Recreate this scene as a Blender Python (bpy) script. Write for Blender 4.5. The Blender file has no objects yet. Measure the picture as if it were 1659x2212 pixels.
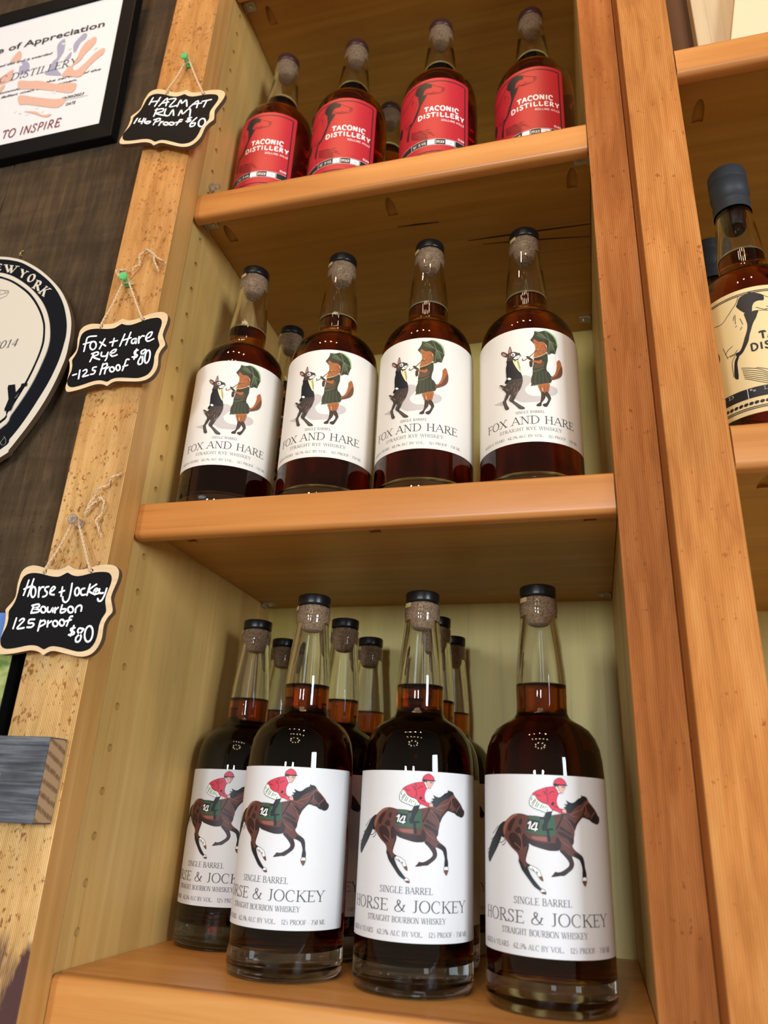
import bpy, bmesh, math, random
from math import sin, cos, pi, radians
from mathutils import Vector, Matrix
from mathutils.geometry import tessellate_polygon

# ------------------------------------------------------------------ camera
SC = bpy.context.scene
COL = SC.collection
cam_d = bpy.data.cameras.new('camera'); cam = bpy.data.objects.new('camera', cam_d); COL.objects.link(cam)
SC.camera = cam
PITCH, YAW, ROLL = 0.3866, -0.2795, 0.0498
_f = Vector((sin(YAW)*cos(PITCH), cos(YAW)*cos(PITCH), sin(PITCH)))
_r0 = Vector((cos(YAW), -sin(YAW), 0)); _u0 = _r0.cross(_f)
_r = cos(ROLL)*_r0 + sin(ROLL)*_u0; _u = -sin(ROLL)*_r0 + cos(ROLL)*_u0
_m = Matrix((_r, _u, -_f)).transposed().to_4x4()
_m.translation = Vector((0.35168, -0.48547, 0.10902))
cam.matrix_world = _m
cam_d.sensor_fit = 'VERTICAL'; cam_d.sensor_height = 36.0; cam_d.sensor_width = 27.0
cam_d.lens = 36.0*1583.92/2212
cam_d.clip_start = 0.01
cam_d.dof.use_dof = True; cam_d.dof.focus_distance = 0.60; cam_d.dof.aperture_fstop = 6.7

# ------------------------------------------------------------------ world, lights, exposure
W = bpy.data.worlds.new('world'); SC.world = W; W.use_nodes = True
# added ambient fill: bright below for shelf undersides, dark above for bottle reflections
_t = W.node_tree; _c = _t.nodes.new('ShaderNodeTexCoord'); _x = _t.nodes.new('ShaderNodeSeparateXYZ'); _q = _t.nodes.new('ShaderNodeValToRGB')
_t.links.new(_c.outputs['Generated'], _x.inputs[0]); _a = _t.nodes.new('ShaderNodeMath'); _a.operation = 'MULTIPLY_ADD'
_a.inputs[1].default_value = 0.5; _a.inputs[2].default_value = 0.5; _t.links.new(_x.outputs[2], _a.inputs[0]); _t.links.new(_a.outputs[0], _q.inputs[0])
_e = _q.color_ramp.elements
for _p, _k in ((0.0, (1.0, .78, .55)), (0.30, (0.80, .60, .40)), (0.41, (0.22, .16, .11)), (0.475, (0.035, .028, .024)), (1.0, (0.06, .042, .028))):
    _n = _e[0] if _p == 0.0 else (_e[1] if _p == 1.0 else _e.new(_p))
    _n.position = _p; _n.color = (*_k, 1)
_t.links.new(_q.outputs[0], _t.nodes['Background'].inputs[0]); _t.nodes['Background'].inputs[1].default_value = 0.62
def lamp(name, kind, loc, aim, energy, color, **kw):
    d = bpy.data.lights.new(name, kind); d.energy = energy; d.color = color
    for k, v in kw.items(): setattr(d, k, v)
    o = bpy.data.objects.new(name, d); COL.objects.link(o); o.location = loc
    o.rotation_euler = (Vector(aim)-Vector(loc)).to_track_quat('-Z', 'Y').to_euler()
    return o
WARM = (1.0, 0.56, 0.22); SOFT = (1.0, 0.74, 0.46); DAY = (0.74, 0.87, 1.0)
# ceiling track lamps just in front of the shelves
for i, x in enumerate((-0.50, -0.14, 0.22, 0.58)):
    lamp('track_lamp', 'SPOT', (x, -1.05, 2.10), (x*0.35+0.12, 0.0, 0.86), 20, WARM, shadow_soft_size=0.03, spot_size=radians(44), spot_blend=1.0)
# rows of round bulbs further out in the room
for i in range(5):
    lamp('bulb', 'POINT', (-0.30+0.26*i, -1.50, 1.78+0.02*(i % 2)), (0.1, 0, 0.4), 2.4, SOFT, shadow_soft_size=0.050)
for i in range(8):
    lamp('bulb', 'POINT', (0.20+0.46*cos(i*pi/4+.3), -2.50+0.40*sin(i*pi/4+.3), 1.72), (0.1, 0, 0.4), 3.3, SOFT, shadow_soft_size=0.060)
# daylight through the tall windows across the room
for x in (-0.75, 0.45):
    lamp('window_light', 'AREA', (x, -4.2, 0.42), (x*0.5+0.1, 0, 0.3), 68, DAY, shape='RECTANGLE', size=0.24, size_y=0.80)
lamp('side_window_light', 'AREA', (2.9, -2.4, 0.55), (0.1, 0.1, 0.2), 105, DAY, shape='RECTANGLE', size=0.7, size_y=1.3)
SC.view_settings.view_transform = 'Standard'; SC.view_settings.look = 'None'
SC.view_settings.gamma = 1.0; SC.view_settings.use_curve_mapping = False
SC.view_settings.exposure = -0.10
cy = SC.cycles
cy.max_bounces = 14; cy.transmission_bounces = 14; cy.diffuse_bounces = 4; cy.glossy_bounces = 4
cy.transparent_max_bounces = 8; cy.sample_clamp_indirect = 4.0; cy.use_denoising = True
cy.caustics_refractive = True; cy.caustics_reflective = False

# ------------------------------------------------------------------ measures (metres)
BW, BD = 0.380, 0.280                 # bay width and depth
Z1, Z2, Z3, Z4 = 0.0, 0.33454, 0.66894, 1.00340   # tops of the shelves
BT, NT = 0.0147, 0.0303               # board and nosing thickness
YS = -0.0291                          # front of the rough stile
WY = -0.006                           # plank wall

# ------------------------------------------------------------------ node materials
def mat(name):
    m = bpy.data.materials.new(name); m.use_nodes = True
    return m, m.node_tree, m.node_tree.nodes['Principled BSDF']
def N(t, typ, **kw):
    n = t.nodes.new(typ)
    for k, v in kw.items():
        if k[0] == '_': n.inputs[int(k[1:])].default_value = v
        else: setattr(n, k, v)
    return n
def L(t, a, b): t.links.new(a, b)
def sock(n, name): return n.inputs[name]
def flat(name, col, rough=0.5, spec=0.5, metal=0.0):
    m, t, b = mat(name)
    b.inputs['Base Color'].default_value = (*col, 1); b.inputs['Roughness'].default_value = rough
    b.inputs['Specular IOR Level'].default_value = spec; b.inputs['Metallic'].default_value = metal
    return m
def ramp(t, src, stops):
    r = N(t, 'ShaderNodeValToRGB'); e = r.color_ramp.elements
    while len(e) < len(stops): e.new(0.5)
    for i, (p, c) in enumerate(stops):
        e[i].position = p; e[i].color = (*c, 1) if len(c) == 3 else c
    L(t, src, r.inputs[0]); return r
def noise(t, vec, scale, detail=4, rough=0.55, dist=0.0):
    n = N(t, 'ShaderNodeTexNoise'); n.inputs['Scale'].default_value = scale; n.inputs['Detail'].default_value = detail
    n.inputs['Roughness'].default_value = rough; n.inputs['Distortion'].default_value = dist
    L(t, vec, n.inputs['Vector']); return n.outputs[0]
def mapped(t, scale, rot=(0, 0, 0), loc=(0, 0, 0)):
    c = N(t, 'ShaderNodeTexCoord'); mp = N(t, 'ShaderNodeMapping')
    mp.inputs['Scale'].default_value = scale; mp.inputs['Rotation'].default_value = rot; mp.inputs['Location'].default_value = loc
    L(t, c.outputs['Object'], mp.inputs['Vector']); return mp.outputs[0]
def mixc(t, fac, a, b, mode='MIX'):
    n = N(t, 'ShaderNodeMix', data_type='RGBA', blend_type=mode)
    for v, s in ((fac, n.inputs[0]), (a, n.inputs[6]), (b, n.inputs[7])):
        if isinstance(v, bpy.types.NodeSocket): L(t, v, s)
        elif isinstance(v, (int, float)): s.default_value = v
        else: s.default_value = (*v, 1)
    return n.outputs[2]
def smooth_wood(name, lo, hi, axis='z', grain=1.0, rough=0.42, blotch=0.5, streak=None, seed=0.0):
    """planed board: long soft grain along one axis, larger tone patches across it"""
    m, t, b = mat(name)
    sl = {'x': (3, 60, 60), 'y': (60, 3, 60), 'z': (60, 60, 3)}[axis]
    v = mapped(t, tuple(s*grain for s in sl), loc=(seed, seed*1.7, seed*0.6))
    g = noise(t, v, 2.2, 6, 0.6, 0.9)
    mid = tuple((a+c)/2 for a, c in zip(lo, hi))
    c1 = ramp(t, g, [(0.30, lo), (0.50, mid), (0.68, hi)]).outputs[0]
    v2 = mapped(t, {'x': (4, 16, 16), 'y': (16, 4, 16), 'z': (16, 16, 4)}[axis], loc=(seed*2, 0, seed))
    bl = ramp(t, noise(t, v2, 1.0, 3), [(0.3, (1-blotch*0.35,)*3), (0.7, (1.0,)*3)]).outputs[0]
    c2 = mixc(t, 1.0, c1, bl, 'MULTIPLY')
    v3 = mapped(t, {'x': (2, 170, 170), 'y': (170, 2, 170), 'z': (170, 170, 2)}[axis], loc=(seed, seed, 0))
    ln = ramp(t, noise(t, v3, 1.6, 3, 0.6, 0.4), [(0.30, (1, 1, 1)), (0.37, (0, 0, 0))]).outputs[0]
    c3 = mixc(t, ln, c2, streak or tuple(a*0.72 for a in lo))
    fac = N(t, 'ShaderNodeMath', operation='MULTIPLY'); L(t, ln, fac.inputs[0]); fac.inputs[1].default_value = 0.38
    c3 = mixc(t, fac.outputs[0], c2, streak or tuple(a*0.6 for a in lo))
    L(t, c3, b.inputs['Base Color']); b.inputs['Roughness'].default_value = rough
    bp = N(t, 'ShaderNodeBump'); bp.inputs['Strength'].default_value = 0.08; bp.inputs['Distance'].default_value = 0.0006
    L(t, g, bp.inputs['Height']); L(t, bp.outputs[0], b.inputs['Normal'])
    return m
def rough_wood(name, lo, mid, hi, speck, pitch=620, tilt=0.05, bump=0.5, dark_low=False, speck_lo=0.56, patch=0.6, seed=0.0, ridge=0.42, blotch=False, pale=None):
    """rough-sawn board: fine vertical saw ridges, horizontal broken dark flecks, tone patches"""
    m, t, b = mat(name)
    v = mapped(t, (1, 1, 1), rot=(0, tilt, 0), loc=(seed, 0, seed))
    w = N(t, 'ShaderNodeTexWave', wave_type='BANDS', bands_direction='X', wave_profile='SIN')
    w.inputs['Scale'].default_value = pitch/6.2832*1.0; w.inputs['Distortion'].default_value = 1.2
    w.inputs['Detail'].default_value = 3; w.inputs['Detail Scale'].default_value = 0.5
    L(t, v, w.inputs['Vector'])
    vg = mapped(t, (90, 90, 9), rot=(0, tilt, 0), loc=(seed, 0, 0))
    g = noise(t, vg, 1.5, 6, 0.62, 0.6)
    c1 = ramp(t, g, [(0.28, lo), (0.5, mid), (0.72, hi)]).outputs[0]
    vp = mapped(t, (14, 14, 5), loc=(seed*3, 1, 0))
    pt = ramp(t, noise(t, vp, 1.0, 4), [(0.3, (1-patch*0.5,)*3), (0.65, (1, 1, 1))]).outputs[0]
    c2 = mixc(t, 1.0, c1, pt, 'MULTIPLY')
    if pale:        # the amber tone turns paler towards the foot of the board
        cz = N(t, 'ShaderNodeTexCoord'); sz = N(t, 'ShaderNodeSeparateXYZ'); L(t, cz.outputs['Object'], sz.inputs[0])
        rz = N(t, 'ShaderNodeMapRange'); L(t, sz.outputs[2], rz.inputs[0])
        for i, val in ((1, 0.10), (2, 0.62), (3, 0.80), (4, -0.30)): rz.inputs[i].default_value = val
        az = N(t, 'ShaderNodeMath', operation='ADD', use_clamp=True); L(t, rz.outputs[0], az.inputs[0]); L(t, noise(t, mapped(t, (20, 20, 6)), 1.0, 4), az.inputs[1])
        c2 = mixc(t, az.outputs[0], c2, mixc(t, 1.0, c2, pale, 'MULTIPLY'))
    if blotch:      # uneven horizontal bands left by the saw
        c2 = mixc(t, 1.0, c2, ramp(t, noise(t, mapped(t, (9, 9, 48), rot=(0, 0.12, 0)), 1.0, 4, 0.6, 0.4), [(0.32, (0.62,)*3), (0.62, (1.0,)*3)]).outputs[0], 'MULTIPLY')
    vs = mapped(t, (330, 330, 230), rot=(0, 0.3, 0), loc=(0, seed, 0))
    s1 = noise(t, vs, 1.0, 3, 0.6); vb = mapped(t, (30, 30, 60)); s2 = noise(t, vb, 1.0, 3)
    mu = N(t, 'ShaderNodeMath', operation='ADD'); L(t, s1, mu.inputs[0])
    m2 = N(t, 'ShaderNodeMath', operation='MULTIPLY'); L(t, s2, m2.inputs[0]); m2.inputs[1].default_value = 0.55; L(t, m2.outputs[0], mu.inputs[1])
    sp = ramp(t, mu.outputs[0], [(speck_lo+0.30, (0, 0, 0)), (speck_lo+0.40, (1, 1, 1))]).outputs[0]
    c3 = mixc(t, sp, c2, speck)
    rg = ramp(t, w.outputs[0], [(0.0, (1-ridge,)*3), (0.55, (1, 1, 1))]).outputs[0]
    c4 = mixc(t, 1.0, c3, rg, 'MULTIPLY')
    if dark_low:   # old water stain with its own shape at the foot of the board
        vk = mapped(t, (28, 28, 9)); k = noise(t, vk, 1.0, 5, 0.6, 0.8)
        sx = N(t, 'ShaderNodeSeparateXYZ'); cc = N(t, 'ShaderNodeTexCoord'); L(t, cc.outputs['Object'], sx.inputs[0])
        mr = N(t, 'ShaderNodeMapRange'); L(t, sx.outputs[2], mr.inputs[0])
        for i, val in ((1, -0.02), (2, 0.075), (3, 0.22), (4, -0.25)): mr.inputs[i].default_value = val
        ad = N(t, 'ShaderNodeMath', operation='ADD'); L(t, k, ad.inputs[0]); L(t, mr.outputs[0], ad.inputs[1])
        st = ramp(t, ad.outputs[0], [(0.54, (0, 0, 0)), (0.66, (1, 1, 1))]).outputs[0]
        c4 = mixc(t, st, c4, (0.085, 0.035, 0.03))
    L(t, c4, b.inputs['Base Color']); b.inputs['Roughness'].default_value = 0.8
    b.inputs['Specular IOR Level'].default_value = 0.25
    hs = N(t, 'ShaderNodeMath', operation='ADD'); L(t, w.outputs[0], hs.inputs[0]); L(t, g, hs.inputs[1])
    bp = N(t, 'ShaderNodeBump'); bp.inputs['Strength'].default_value = bump; bp.inputs['Distance'].default_value = 0.0009
    L(t, hs.outputs[0], bp.inputs['Height']); L(t, bp.outputs[0], b.inputs['Normal'])
    return m
M = {}
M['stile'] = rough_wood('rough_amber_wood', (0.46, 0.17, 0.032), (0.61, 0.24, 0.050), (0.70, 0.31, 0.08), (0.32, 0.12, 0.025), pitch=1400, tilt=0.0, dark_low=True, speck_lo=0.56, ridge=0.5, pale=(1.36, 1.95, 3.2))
M['stile_side'] = smooth_wood('amber_edge_wood', (0.52, 0.25, 0.06), (0.66, 0.36, 0.11), 'z', 0.5, 0.5, 0.5, seed=3)
M['post'] = rough_wood('rough_orange_wood', (0.41, 0.135, 0.024), (0.55, 0.20, 0.042), (0.64, 0.27, 0.07), (0.32, 0.095, 0.017), pitch=1300, tilt=0.0, bump=0.3, speck_lo=0.66, patch=0.45, seed=5, ridge=0.2)
M['strip'] = rough_wood('rough_red_wood', (0.36, 0.11, 0.022), (0.49, 0.165, 0.038), (0.58, 0.22, 0.06), (0.24, 0.07, 0.015), pitch=1300, tilt=0.0, bump=0.3, speck_lo=0.64, patch=0.45, seed=9, ridge=0.2)
M['wall'] = rough_wood('rough_brown_planks', (0.062, 0.034, 0.013), (0.105, 0.060, 0.025), (0.165, 0.100, 0.044), (0.05, 0.028, 0.014), pitch=1500, tilt=-0.02, bump=0.7, speck_lo=0.62, patch=1.0, seed=2, blotch=True)
M['panel'] = smooth_wood('birch_side_panel', (0.60, 0.345, 0.095), (0.75, 0.475, 0.155), 'z', 0.35, 0.5, 0.6, seed=1)
M['back'] = smooth_wood('birch_back_panel', (0.55, 0.40, 0.09), (0.68, 0.51, 0.135), 'z', 0.3, 0.5, 0.6, seed=7)
M['ply'] = smooth_wood('shelf_plywood', (0.39, 0.175, 0.027), (0.52, 0.255, 0.046), 'x', 0.35, 0.42, 0.5, seed=4)
M['nosing'] = smooth_wood('orange_pine_edge', (0.47, 0.165, 0.032), (0.60, 0.24, 0.058), 'x', 0.5, 0.36, 0.5, seed=6)
M['nosing_gold'] = smooth_wood('golden_pine_edge', (0.56, 0.225, 0.052), (0.70, 0.33, 0.09), 'x', 0.5, 0.36, 0.5, seed=11)
M['board_gold'] = smooth_wood('golden_shelf_board', (0.62, 0.27, 0.065), (0.78, 0.40, 0.12), 'x', 0.4, 0.36, 0.4, seed=14)
M['bore'] = flat('shaded_bore', (0.15, 0.085, 0.03), 0.9)  # end grain, darkened to paint the shade inside the peg holes
M['pale'] = smooth_wood('pale_pine', (0.50, 0.36, 0.20), (0.66, 0.50, 0.30), 'z', 0.4, 0.55, 0.5, seed=8)
M['darkwood'] = smooth_wood('dark_red_wood', (0.10, 0.035, 0.012), (0.16, 0.06, 0.02), 'z', 0.4, 0.6, 0.5, seed=8)
M['plaque'] = smooth_wood('plaque_birch', (0.62, 0.42, 0.22), (0.78, 0.56, 0.33), 'x', 1.6, 0.55, 0.2, seed=12)
M['greywood'] = None
def grey_board():
    m, t, b = mat('weathered_grey_wood')
    g = noise(t, mapped(t, (9, 60, 260)), 1.4, 6, 0.65, 0.7)
    c = ramp(t, g, [(0.3, (0.025, 0.028, 0.034)), (0.5, (0.085, 0.09, 0.10)), (0.72, (0.20, 0.21, 0.22))]).outputs[0]
    p = ramp(t, noise(t, mapped(t, (25, 25, 40)), 1.0, 3), [(0.35, (0.55,)*3), (0.65, (1.1,)*3)]).outputs[0]
    L(t, mixc(t, 1.0, c, p, 'MULTIPLY'), b.inputs['Base Color']); b.inputs['Roughness'].default_value = 0.85
    bp = N(t, 'ShaderNodeBump'); bp.inputs['Strength'].default_value = 0.7; bp.inputs['Distance'].default_value = 0.001
    L(t, g, bp.inputs['Height']); L(t, bp.outputs[0], b.inputs['Normal'])
    m2, t, b = mat('sawn_end_grain')
    v = mapped(t, (1, 1, 1), rot=(0.45, 0, 0))
    w = N(t, 'ShaderNodeTexWave', wave_type='BANDS', bands_direction='Z'); w.inputs['Scale'].default_value = 42; w.inputs['Distortion'].default_value = 1.5
    L(t, v, w.inputs['Vector'])
    fl = noise(t, mapped(t, (400, 1500, 300)), 1.0, 2)
    mm = N(t, 'ShaderNodeMath', operation='MULTIPLY'); L(t, w.outputs[0], mm.inputs[0]); L(t, fl, mm.inputs[1])
    c = ramp(t, mm.outputs[0], [(0.25, (0.48, 0.30, 0.15)), (0.48, (0.22, 0.125, 0.055))]).outputs[0]
    L(t, c, b.inputs['Base Color']); b.inputs['Roughness'].default_value = 0.9
    return m, m2
M['greywood'], M['endgrain'] = grey_board()
def paper(name, col, rough=0.55, laid=True):
    m, t, b = mat(name)
    u = N(t, 'ShaderNodeUVMap'); w = N(t, 'ShaderNodeTexWave', wave_type='BANDS', bands_direction='X')
    w.inputs['Scale'].default_value = 0.32; w.inputs['Distortion'].default_value = 1.2; w.inputs['Detail'].default_value = 2
    L(t, u.outputs[0], w.inputs['Vector'])
    c = ramp(t, w.outputs[0], [(0.0, tuple(a*0.955 for a in col)), (1.0, col)]).outputs[0]
    if laid: L(t, c, b.inputs['Base Color'])
    else: b.inputs['Base Color'].default_value = (*col, 1)
    b.inputs['Roughness'].default_value = rough
    return m
M['paper_white'] = paper('white_laid_paper', (0.69, 0.68, 0.675))
M['paper_cream'] = paper('cream_laid_paper', (0.74, 0.69, 0.61))
M['paper_red'] = paper('red_label_paper', (0.44, 0.011, 0.022), 0.5, False)
M['paper_tan'] = paper('tan_label_paper', (0.72, 0.54, 0.26), 0.5, False)
M['sheet'] = flat('certificate_paper', (0.70, 0.67, 0.65), 0.5)
def glass_mat():
    m, t, b = mat('clear_glass'); t.nodes.remove(b)
    g = N(t, 'ShaderNodeBsdfGlass'); g.inputs['IOR'].default_value = 1.48; g.inputs['Roughness'].default_value = 0.0
    g.inputs['Color'].default_value = (0.985, 0.99, 0.985, 1)
    L(t, g.outputs[0], t.nodes['Material Output'].inputs['Surface']); return m
M['glass'] = glass_mat()
def liquid(name, col, dens):
    m, t, b = mat(name); t.nodes.remove(b)
    g = N(t, 'ShaderNodeBsdfGlass'); g.inputs['IOR'].default_value = 1.36/1.48; g.inputs['Roughness'].default_value = 0.0
    a = N(t, 'ShaderNodeVolumeAbsorption'); a.inputs['Color'].default_value = (*col, 1); a.inputs['Density'].default_value = dens
    o = t.nodes['Material Output']; L(t, g.outputs[0], o.inputs['Surface']); L(t, a.outputs[0], o.inputs['Volume']); return m
M['rye'] = liquid('red_amber_rye', (0.865, 0.62, 0.13), 150.0)
M['bourbon'] = liquid('dark_amber_bourbon', (0.86, 0.60, 0.20), 225.0)
M['whiskey'] = M['rye']
M['rum'] = liquid('dark_rum', (0.88, 0.68, 0.20), 150.0)
M['black_cap'] = flat('black_stopper', (0.006, 0.005, 0.005), 0.3, 0.35)
def cork_mat():
    m, t, b = mat('cork')
    c = ramp(t, noise(t, mapped(t, (700, 700, 700)), 1.0, 4), [(0.35, (0.22, 0.12, 0.06)), (0.6, (0.50, 0.33, 0.20))]).outputs[0]
    L(t, c, b.inputs['Base Color']); b.inputs['Roughness'].default_value = 0.85; return m
M['cork'] = cork_mat()
M['maroon_cap'] = flat('maroon_stopper', (0.045, 0.014, 0.013), 0.3)
M['capsule'] = flat('slate_capsule', (0.026, 0.029, 0.032), 0.5, 0.35)
M['seal'] = flat('seal_strip', (0.42, 0.30, 0.12), 0.4)
M['chalkboard'] = flat('chalkboard_black', (0.006, 0.0055, 0.0055), 0.6, 0.10)
M['chalk'] = flat('white_chalk_ink', (0.82, 0.82, 0.82), 0.7)
M['twine'] = flat('jute_twine', (0.62, 0.44, 0.26), 0.9, 0.1)
def plastic(name, col, tr):
    m, t, b = mat(name); b.inputs['Base Color'].default_value = (*col, 1); b.inputs['Roughness'].default_value = 0.12
    b.inputs['Transmission Weight'].default_value = tr; b.inputs['IOR'].default_value = 1.45; return m
M['green_pin'] = plastic('green_clear_plastic', (0.22, 0.86, 0.34), 0.6)
M['clear_pin'] = plastic('clear_plastic', (0.96, 0.95, 0.93), 0.92)
M['steel'] = flat('pin_steel', (0.55, 0.54, 0.52), 0.3, metal=1.0)
M['brass'] = flat('brass_screw', (0.62, 0.47, 0.16), 0.4, metal=0.6)
M['bracket'] = flat('pale_metal_bracket', (0.40, 0.33, 0.22), 0.5)
M['frame_black'] = flat('black_frame', (0.005, 0.0045, 0.0045), 0.5, 0.10)
M['cream_board'] = flat('cream_paint', (0.60, 0.53, 0.42), 0.45)
M['sign_black'] = flat('black_paint', (0.005, 0.006, 0.009), 0.45, 0.12)
PAL = {'k': (.010, .010, .012), 'd': (.030, .012, .011), 'b': (.105, .036, .026), 'r': (.26, .090, .062), 'n': (.13, .048, .022),
 'w': (.80, .78, .74), 'e': (.74, .78, .68), 'l': (.022, .024, .024), 'g': (.032, .085, .042), 'y': (.14, .145, .15), 'R': (.58, .030, .062),
 'S': (.74, .36, .28), 'u': (.50, .44, .40), 'v': (.030, .036, .016), 'V': (.062, .085, .038), 'L': (.26, .40, .13), 'G': (.20, .22, .08),
 'o': (.34, .105, .028), 'c': (.74, .56, .26), 'x': (.034, .020, .010), 'm': (.085, .048, .022), 'h': (.048, .034, .028), 'P': (.46, .20, .15),
 'K': (.007, .008, .012), 'C': (.74, .69, .36), 'M': (.20, .135, .10), 't': (.035, .03, .035), 's': (.64, .37, .27), 'a': (.33, .31, .40),
 'B': (.19, .030, .035), 'f': (.82, .78, .74)}
_pm = {}
def ink(c):
    if c not in _pm: _pm[c] = flat('ink_'+{'k':'black','w':'white','R':'red','g':'green'}.get(c, 'tone_%d' % len(_pm)), PAL[c], 0.5, 0.4)
    return _pm[c]

# ------------------------------------------------------------------ mesh helpers
class MB:
    """collects faces for ONE mesh object"""
    def __init__(s): s.v = []; s.f = []; s.m = []; s.mats = []; s.uv = {}
    def mi(s, m):
        if m not in s.mats: s.mats.append(m)
        return s.mats.index(m)
    def add(s, vs, fs, m):
        o = len(s.v); s.v += [tuple(v) for v in vs]; k = s.mi(m)
        for f in fs: s.f.append(tuple(i+o for i in f)); s.m.append(k)
    def box(s, a, b, m):
        (x0, y0, z0), (x1, y1, z1) = a, b
        s.add([(x0,y0,z0),(x1,y0,z0),(x1,y1,z0),(x0,y1,z0),(x0,y0,z1),(x1,y0,z1),(x1,y1,z1),(x0,y1,z1)],
              [(0,3,2,1),(4,5,6,7),(0,1,5,4),(1,2,6,5),(2,3,7,6),(3,0,4,7)], m)
    def lathe(s, prof, m, seg=48, axis='z', org=(0, 0, 0), close=True):
        """prof: (radius, height) list; ends at radius 0 are closed with a pole"""
        n = len(prof); vs = []; idx = []
        for r, h in prof:
            if r < 1e-7: idx.append([len(vs)]); vs.append((0, 0, h))
            else:
                idx.append(list(range(len(vs), len(vs)+seg)))
                vs += [(r*cos(2*pi*i/seg), r*sin(2*pi*i/seg), h) for i in range(seg)]
        fs = []
        for a, b in zip(idx, idx[1:]):
            for i in range(seg):
                j = (i+1) % seg
                if len(a) == 1 and len(b) == 1: continue
                if len(a) == 1: fs.append((a[0], b[j], b[i]))
                elif len(b) == 1: fs.append((a[i], a[j], b[0]))
                else: fs.append((a[i], a[j], b[j], b[i]))
        if axis == 'y': vs = [(x, -z, y) for x, y, z in vs]     # height runs towards the viewer
        s.add([(x+org[0], y+org[1], z+org[2]) for x, y, z in vs], fs, m)
    def tube(s, pts, r, m, seg=8, cap=True):
        pts = [Vector(p) for p in pts]; vs = []; fs = []; n = len(pts)
        up = Vector((0.3, 0.9, 0.2))
        for i, p in enumerate(pts):
            d = (pts[min(i+1, n-1)]-pts[max(i-1, 0)]).normalized()
            a = d.cross(up); a = a.normalized() if a.length > 1e-6 else Vector((1, 0, 0)); b = d.cross(a); up = b.cross(d)*1.0 if False else up
            for k in range(seg):
                t = 2*pi*k/seg; vs.append(p+r*(cos(t)*a+sin(t)*b))
        for i in range(n-1):
            for k in range(seg):
                j = (k+1) % seg; fs.append((i*seg+k, i*seg+j, (i+1)*seg+j, (i+1)*seg+k))
        if cap: fs.append(tuple(range(seg-1, -1, -1))); fs.append(tuple((n-1)*seg+k for k in range(seg)))
        s.add(vs, fs, m)
    def twine(s, pts, r, m, turns=420.0):
        """two-ply twine along a path"""
        pts = dense(pts, 0.0007); L_ = 0.0
        frames = []
        for i, p in enumerate(pts):
            d = (Vector(pts[min(i+1, len(pts)-1)])-Vector(pts[max(i-1, 0)])).normalized()
            a = d.cross(Vector((0.1, 1, 0.15))).normalized(); b = d.cross(a)
            if i: L_ += (Vector(p)-Vector(pts[i-1])).length
            frames.append((Vector(p), a, b, L_))
        for ph in (0, pi):
            s.tube([p+r*0.55*(cos(L_*turns*2+ph)*a+sin(L_*turns*2+ph)*b) for p, a, b, L_ in frames], r*0.62, m, 6)
        rnd = random.Random(int(abs(pts[0][0]*1e5)) + len(pts))
        for q in range(int(L_/0.004)):                                  # loose fibres
            p, a, b, _ = rnd.choice(frames); t = rnd.uniform(0, 2*pi); d = (cos(t)*a+sin(t)*b)
            tip = p+d*rnd.uniform(.0018, .0036)+Vector((rnd.uniform(-.002, .002), 0, rnd.uniform(-.002, .002)))
            s.tube([p, (p+tip)/2+Vector((0, 0, .0004)), tip], .00007, m, 3)
    def build(s, name, parent=None, smooth=False, angle=None, bevel=0.0, segs=2):
        me = bpy.data.meshes.new(name); me.from_pydata(s.v, [], s.f); me.update()
        for m in s.mats: me.materials.append(m)
        for p, k in zip(me.polygons, s.m): p.material_index = k
        bm = bmesh.new(); bm.from_mesh(me)
        if bevel:
            bmesh.ops.remove_doubles(bm, verts=bm.verts, dist=1e-6)
            es = [e for e in bm.edges if len(e.link_faces) == 2 and e.calc_face_angle(0) > 0.6]
            bmesh.ops.bevel(bm, geom=es, offset=bevel, segments=segs, profile=0.5, affect='EDGES', clamp_overlap=True)
        if smooth or bevel or angle: bmesh.ops.recalc_face_normals(bm, faces=bm.faces)
        bm.to_mesh(me); bm.free()
        if smooth or angle:
            for p in me.polygons: p.use_smooth = True
            me.set_sharp_from_angle(angle=angle or radians(50))
        o = bpy.data.objects.new(name, me); COL.objects.link(o)
        if parent: o.parent = parent
        return o
def dense(pts, step):
    """Catmull-Rom through 3-D points"""
    P = [Vector(p) for p in pts]; out = []
    if len(P) == 2:
        n = max(2, int((P[1]-P[0]).length/step)); return [P[0].lerp(P[1], i/n) for i in range(n+1)]
    for i in range(len(P)-1):
        a, b, c, d = P[max(i-1, 0)], P[i], P[i+1], P[min(i+2, len(P)-1)]
        n = max(2, int((c-b).length/step))
        for k in range(n):
            t = k/n; out.append(0.5*((2*b)+(c-a)*t+(2*a-5*b+4*c-d)*t*t+(3*b-a-3*c+d)*t*t*t))
    out.append(P[-1]); return out
def smooth2(pts, closed=True, sub=3):
    n = len(pts); out = []
    for i in range(n if closed else n-1):
        g = (lambda k: pts[k % n]) if closed else (lambda k: pts[min(max(k, 0), n-1)])
        a, b, c, d = g(i-1), g(i), g(i+1), g(i+2)
        for k in range(sub):
            t = k/sub
            out.append(tuple(0.5*(2*b[j]+(c[j]-a[j])*t+(2*a[j]-5*b[j]+4*c[j]-d[j])*t*t+(3*b[j]-a[j]-3*c[j]+d[j])*t**3) for j in (0, 1)))
    if not closed: out.append(tuple(pts[-1]))
    return out
def tris(poly):
    return [[poly[i] for i in t] for t in tessellate_polygon([[Vector((p[0], p[1], 0)) for p in poly]])]
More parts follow.
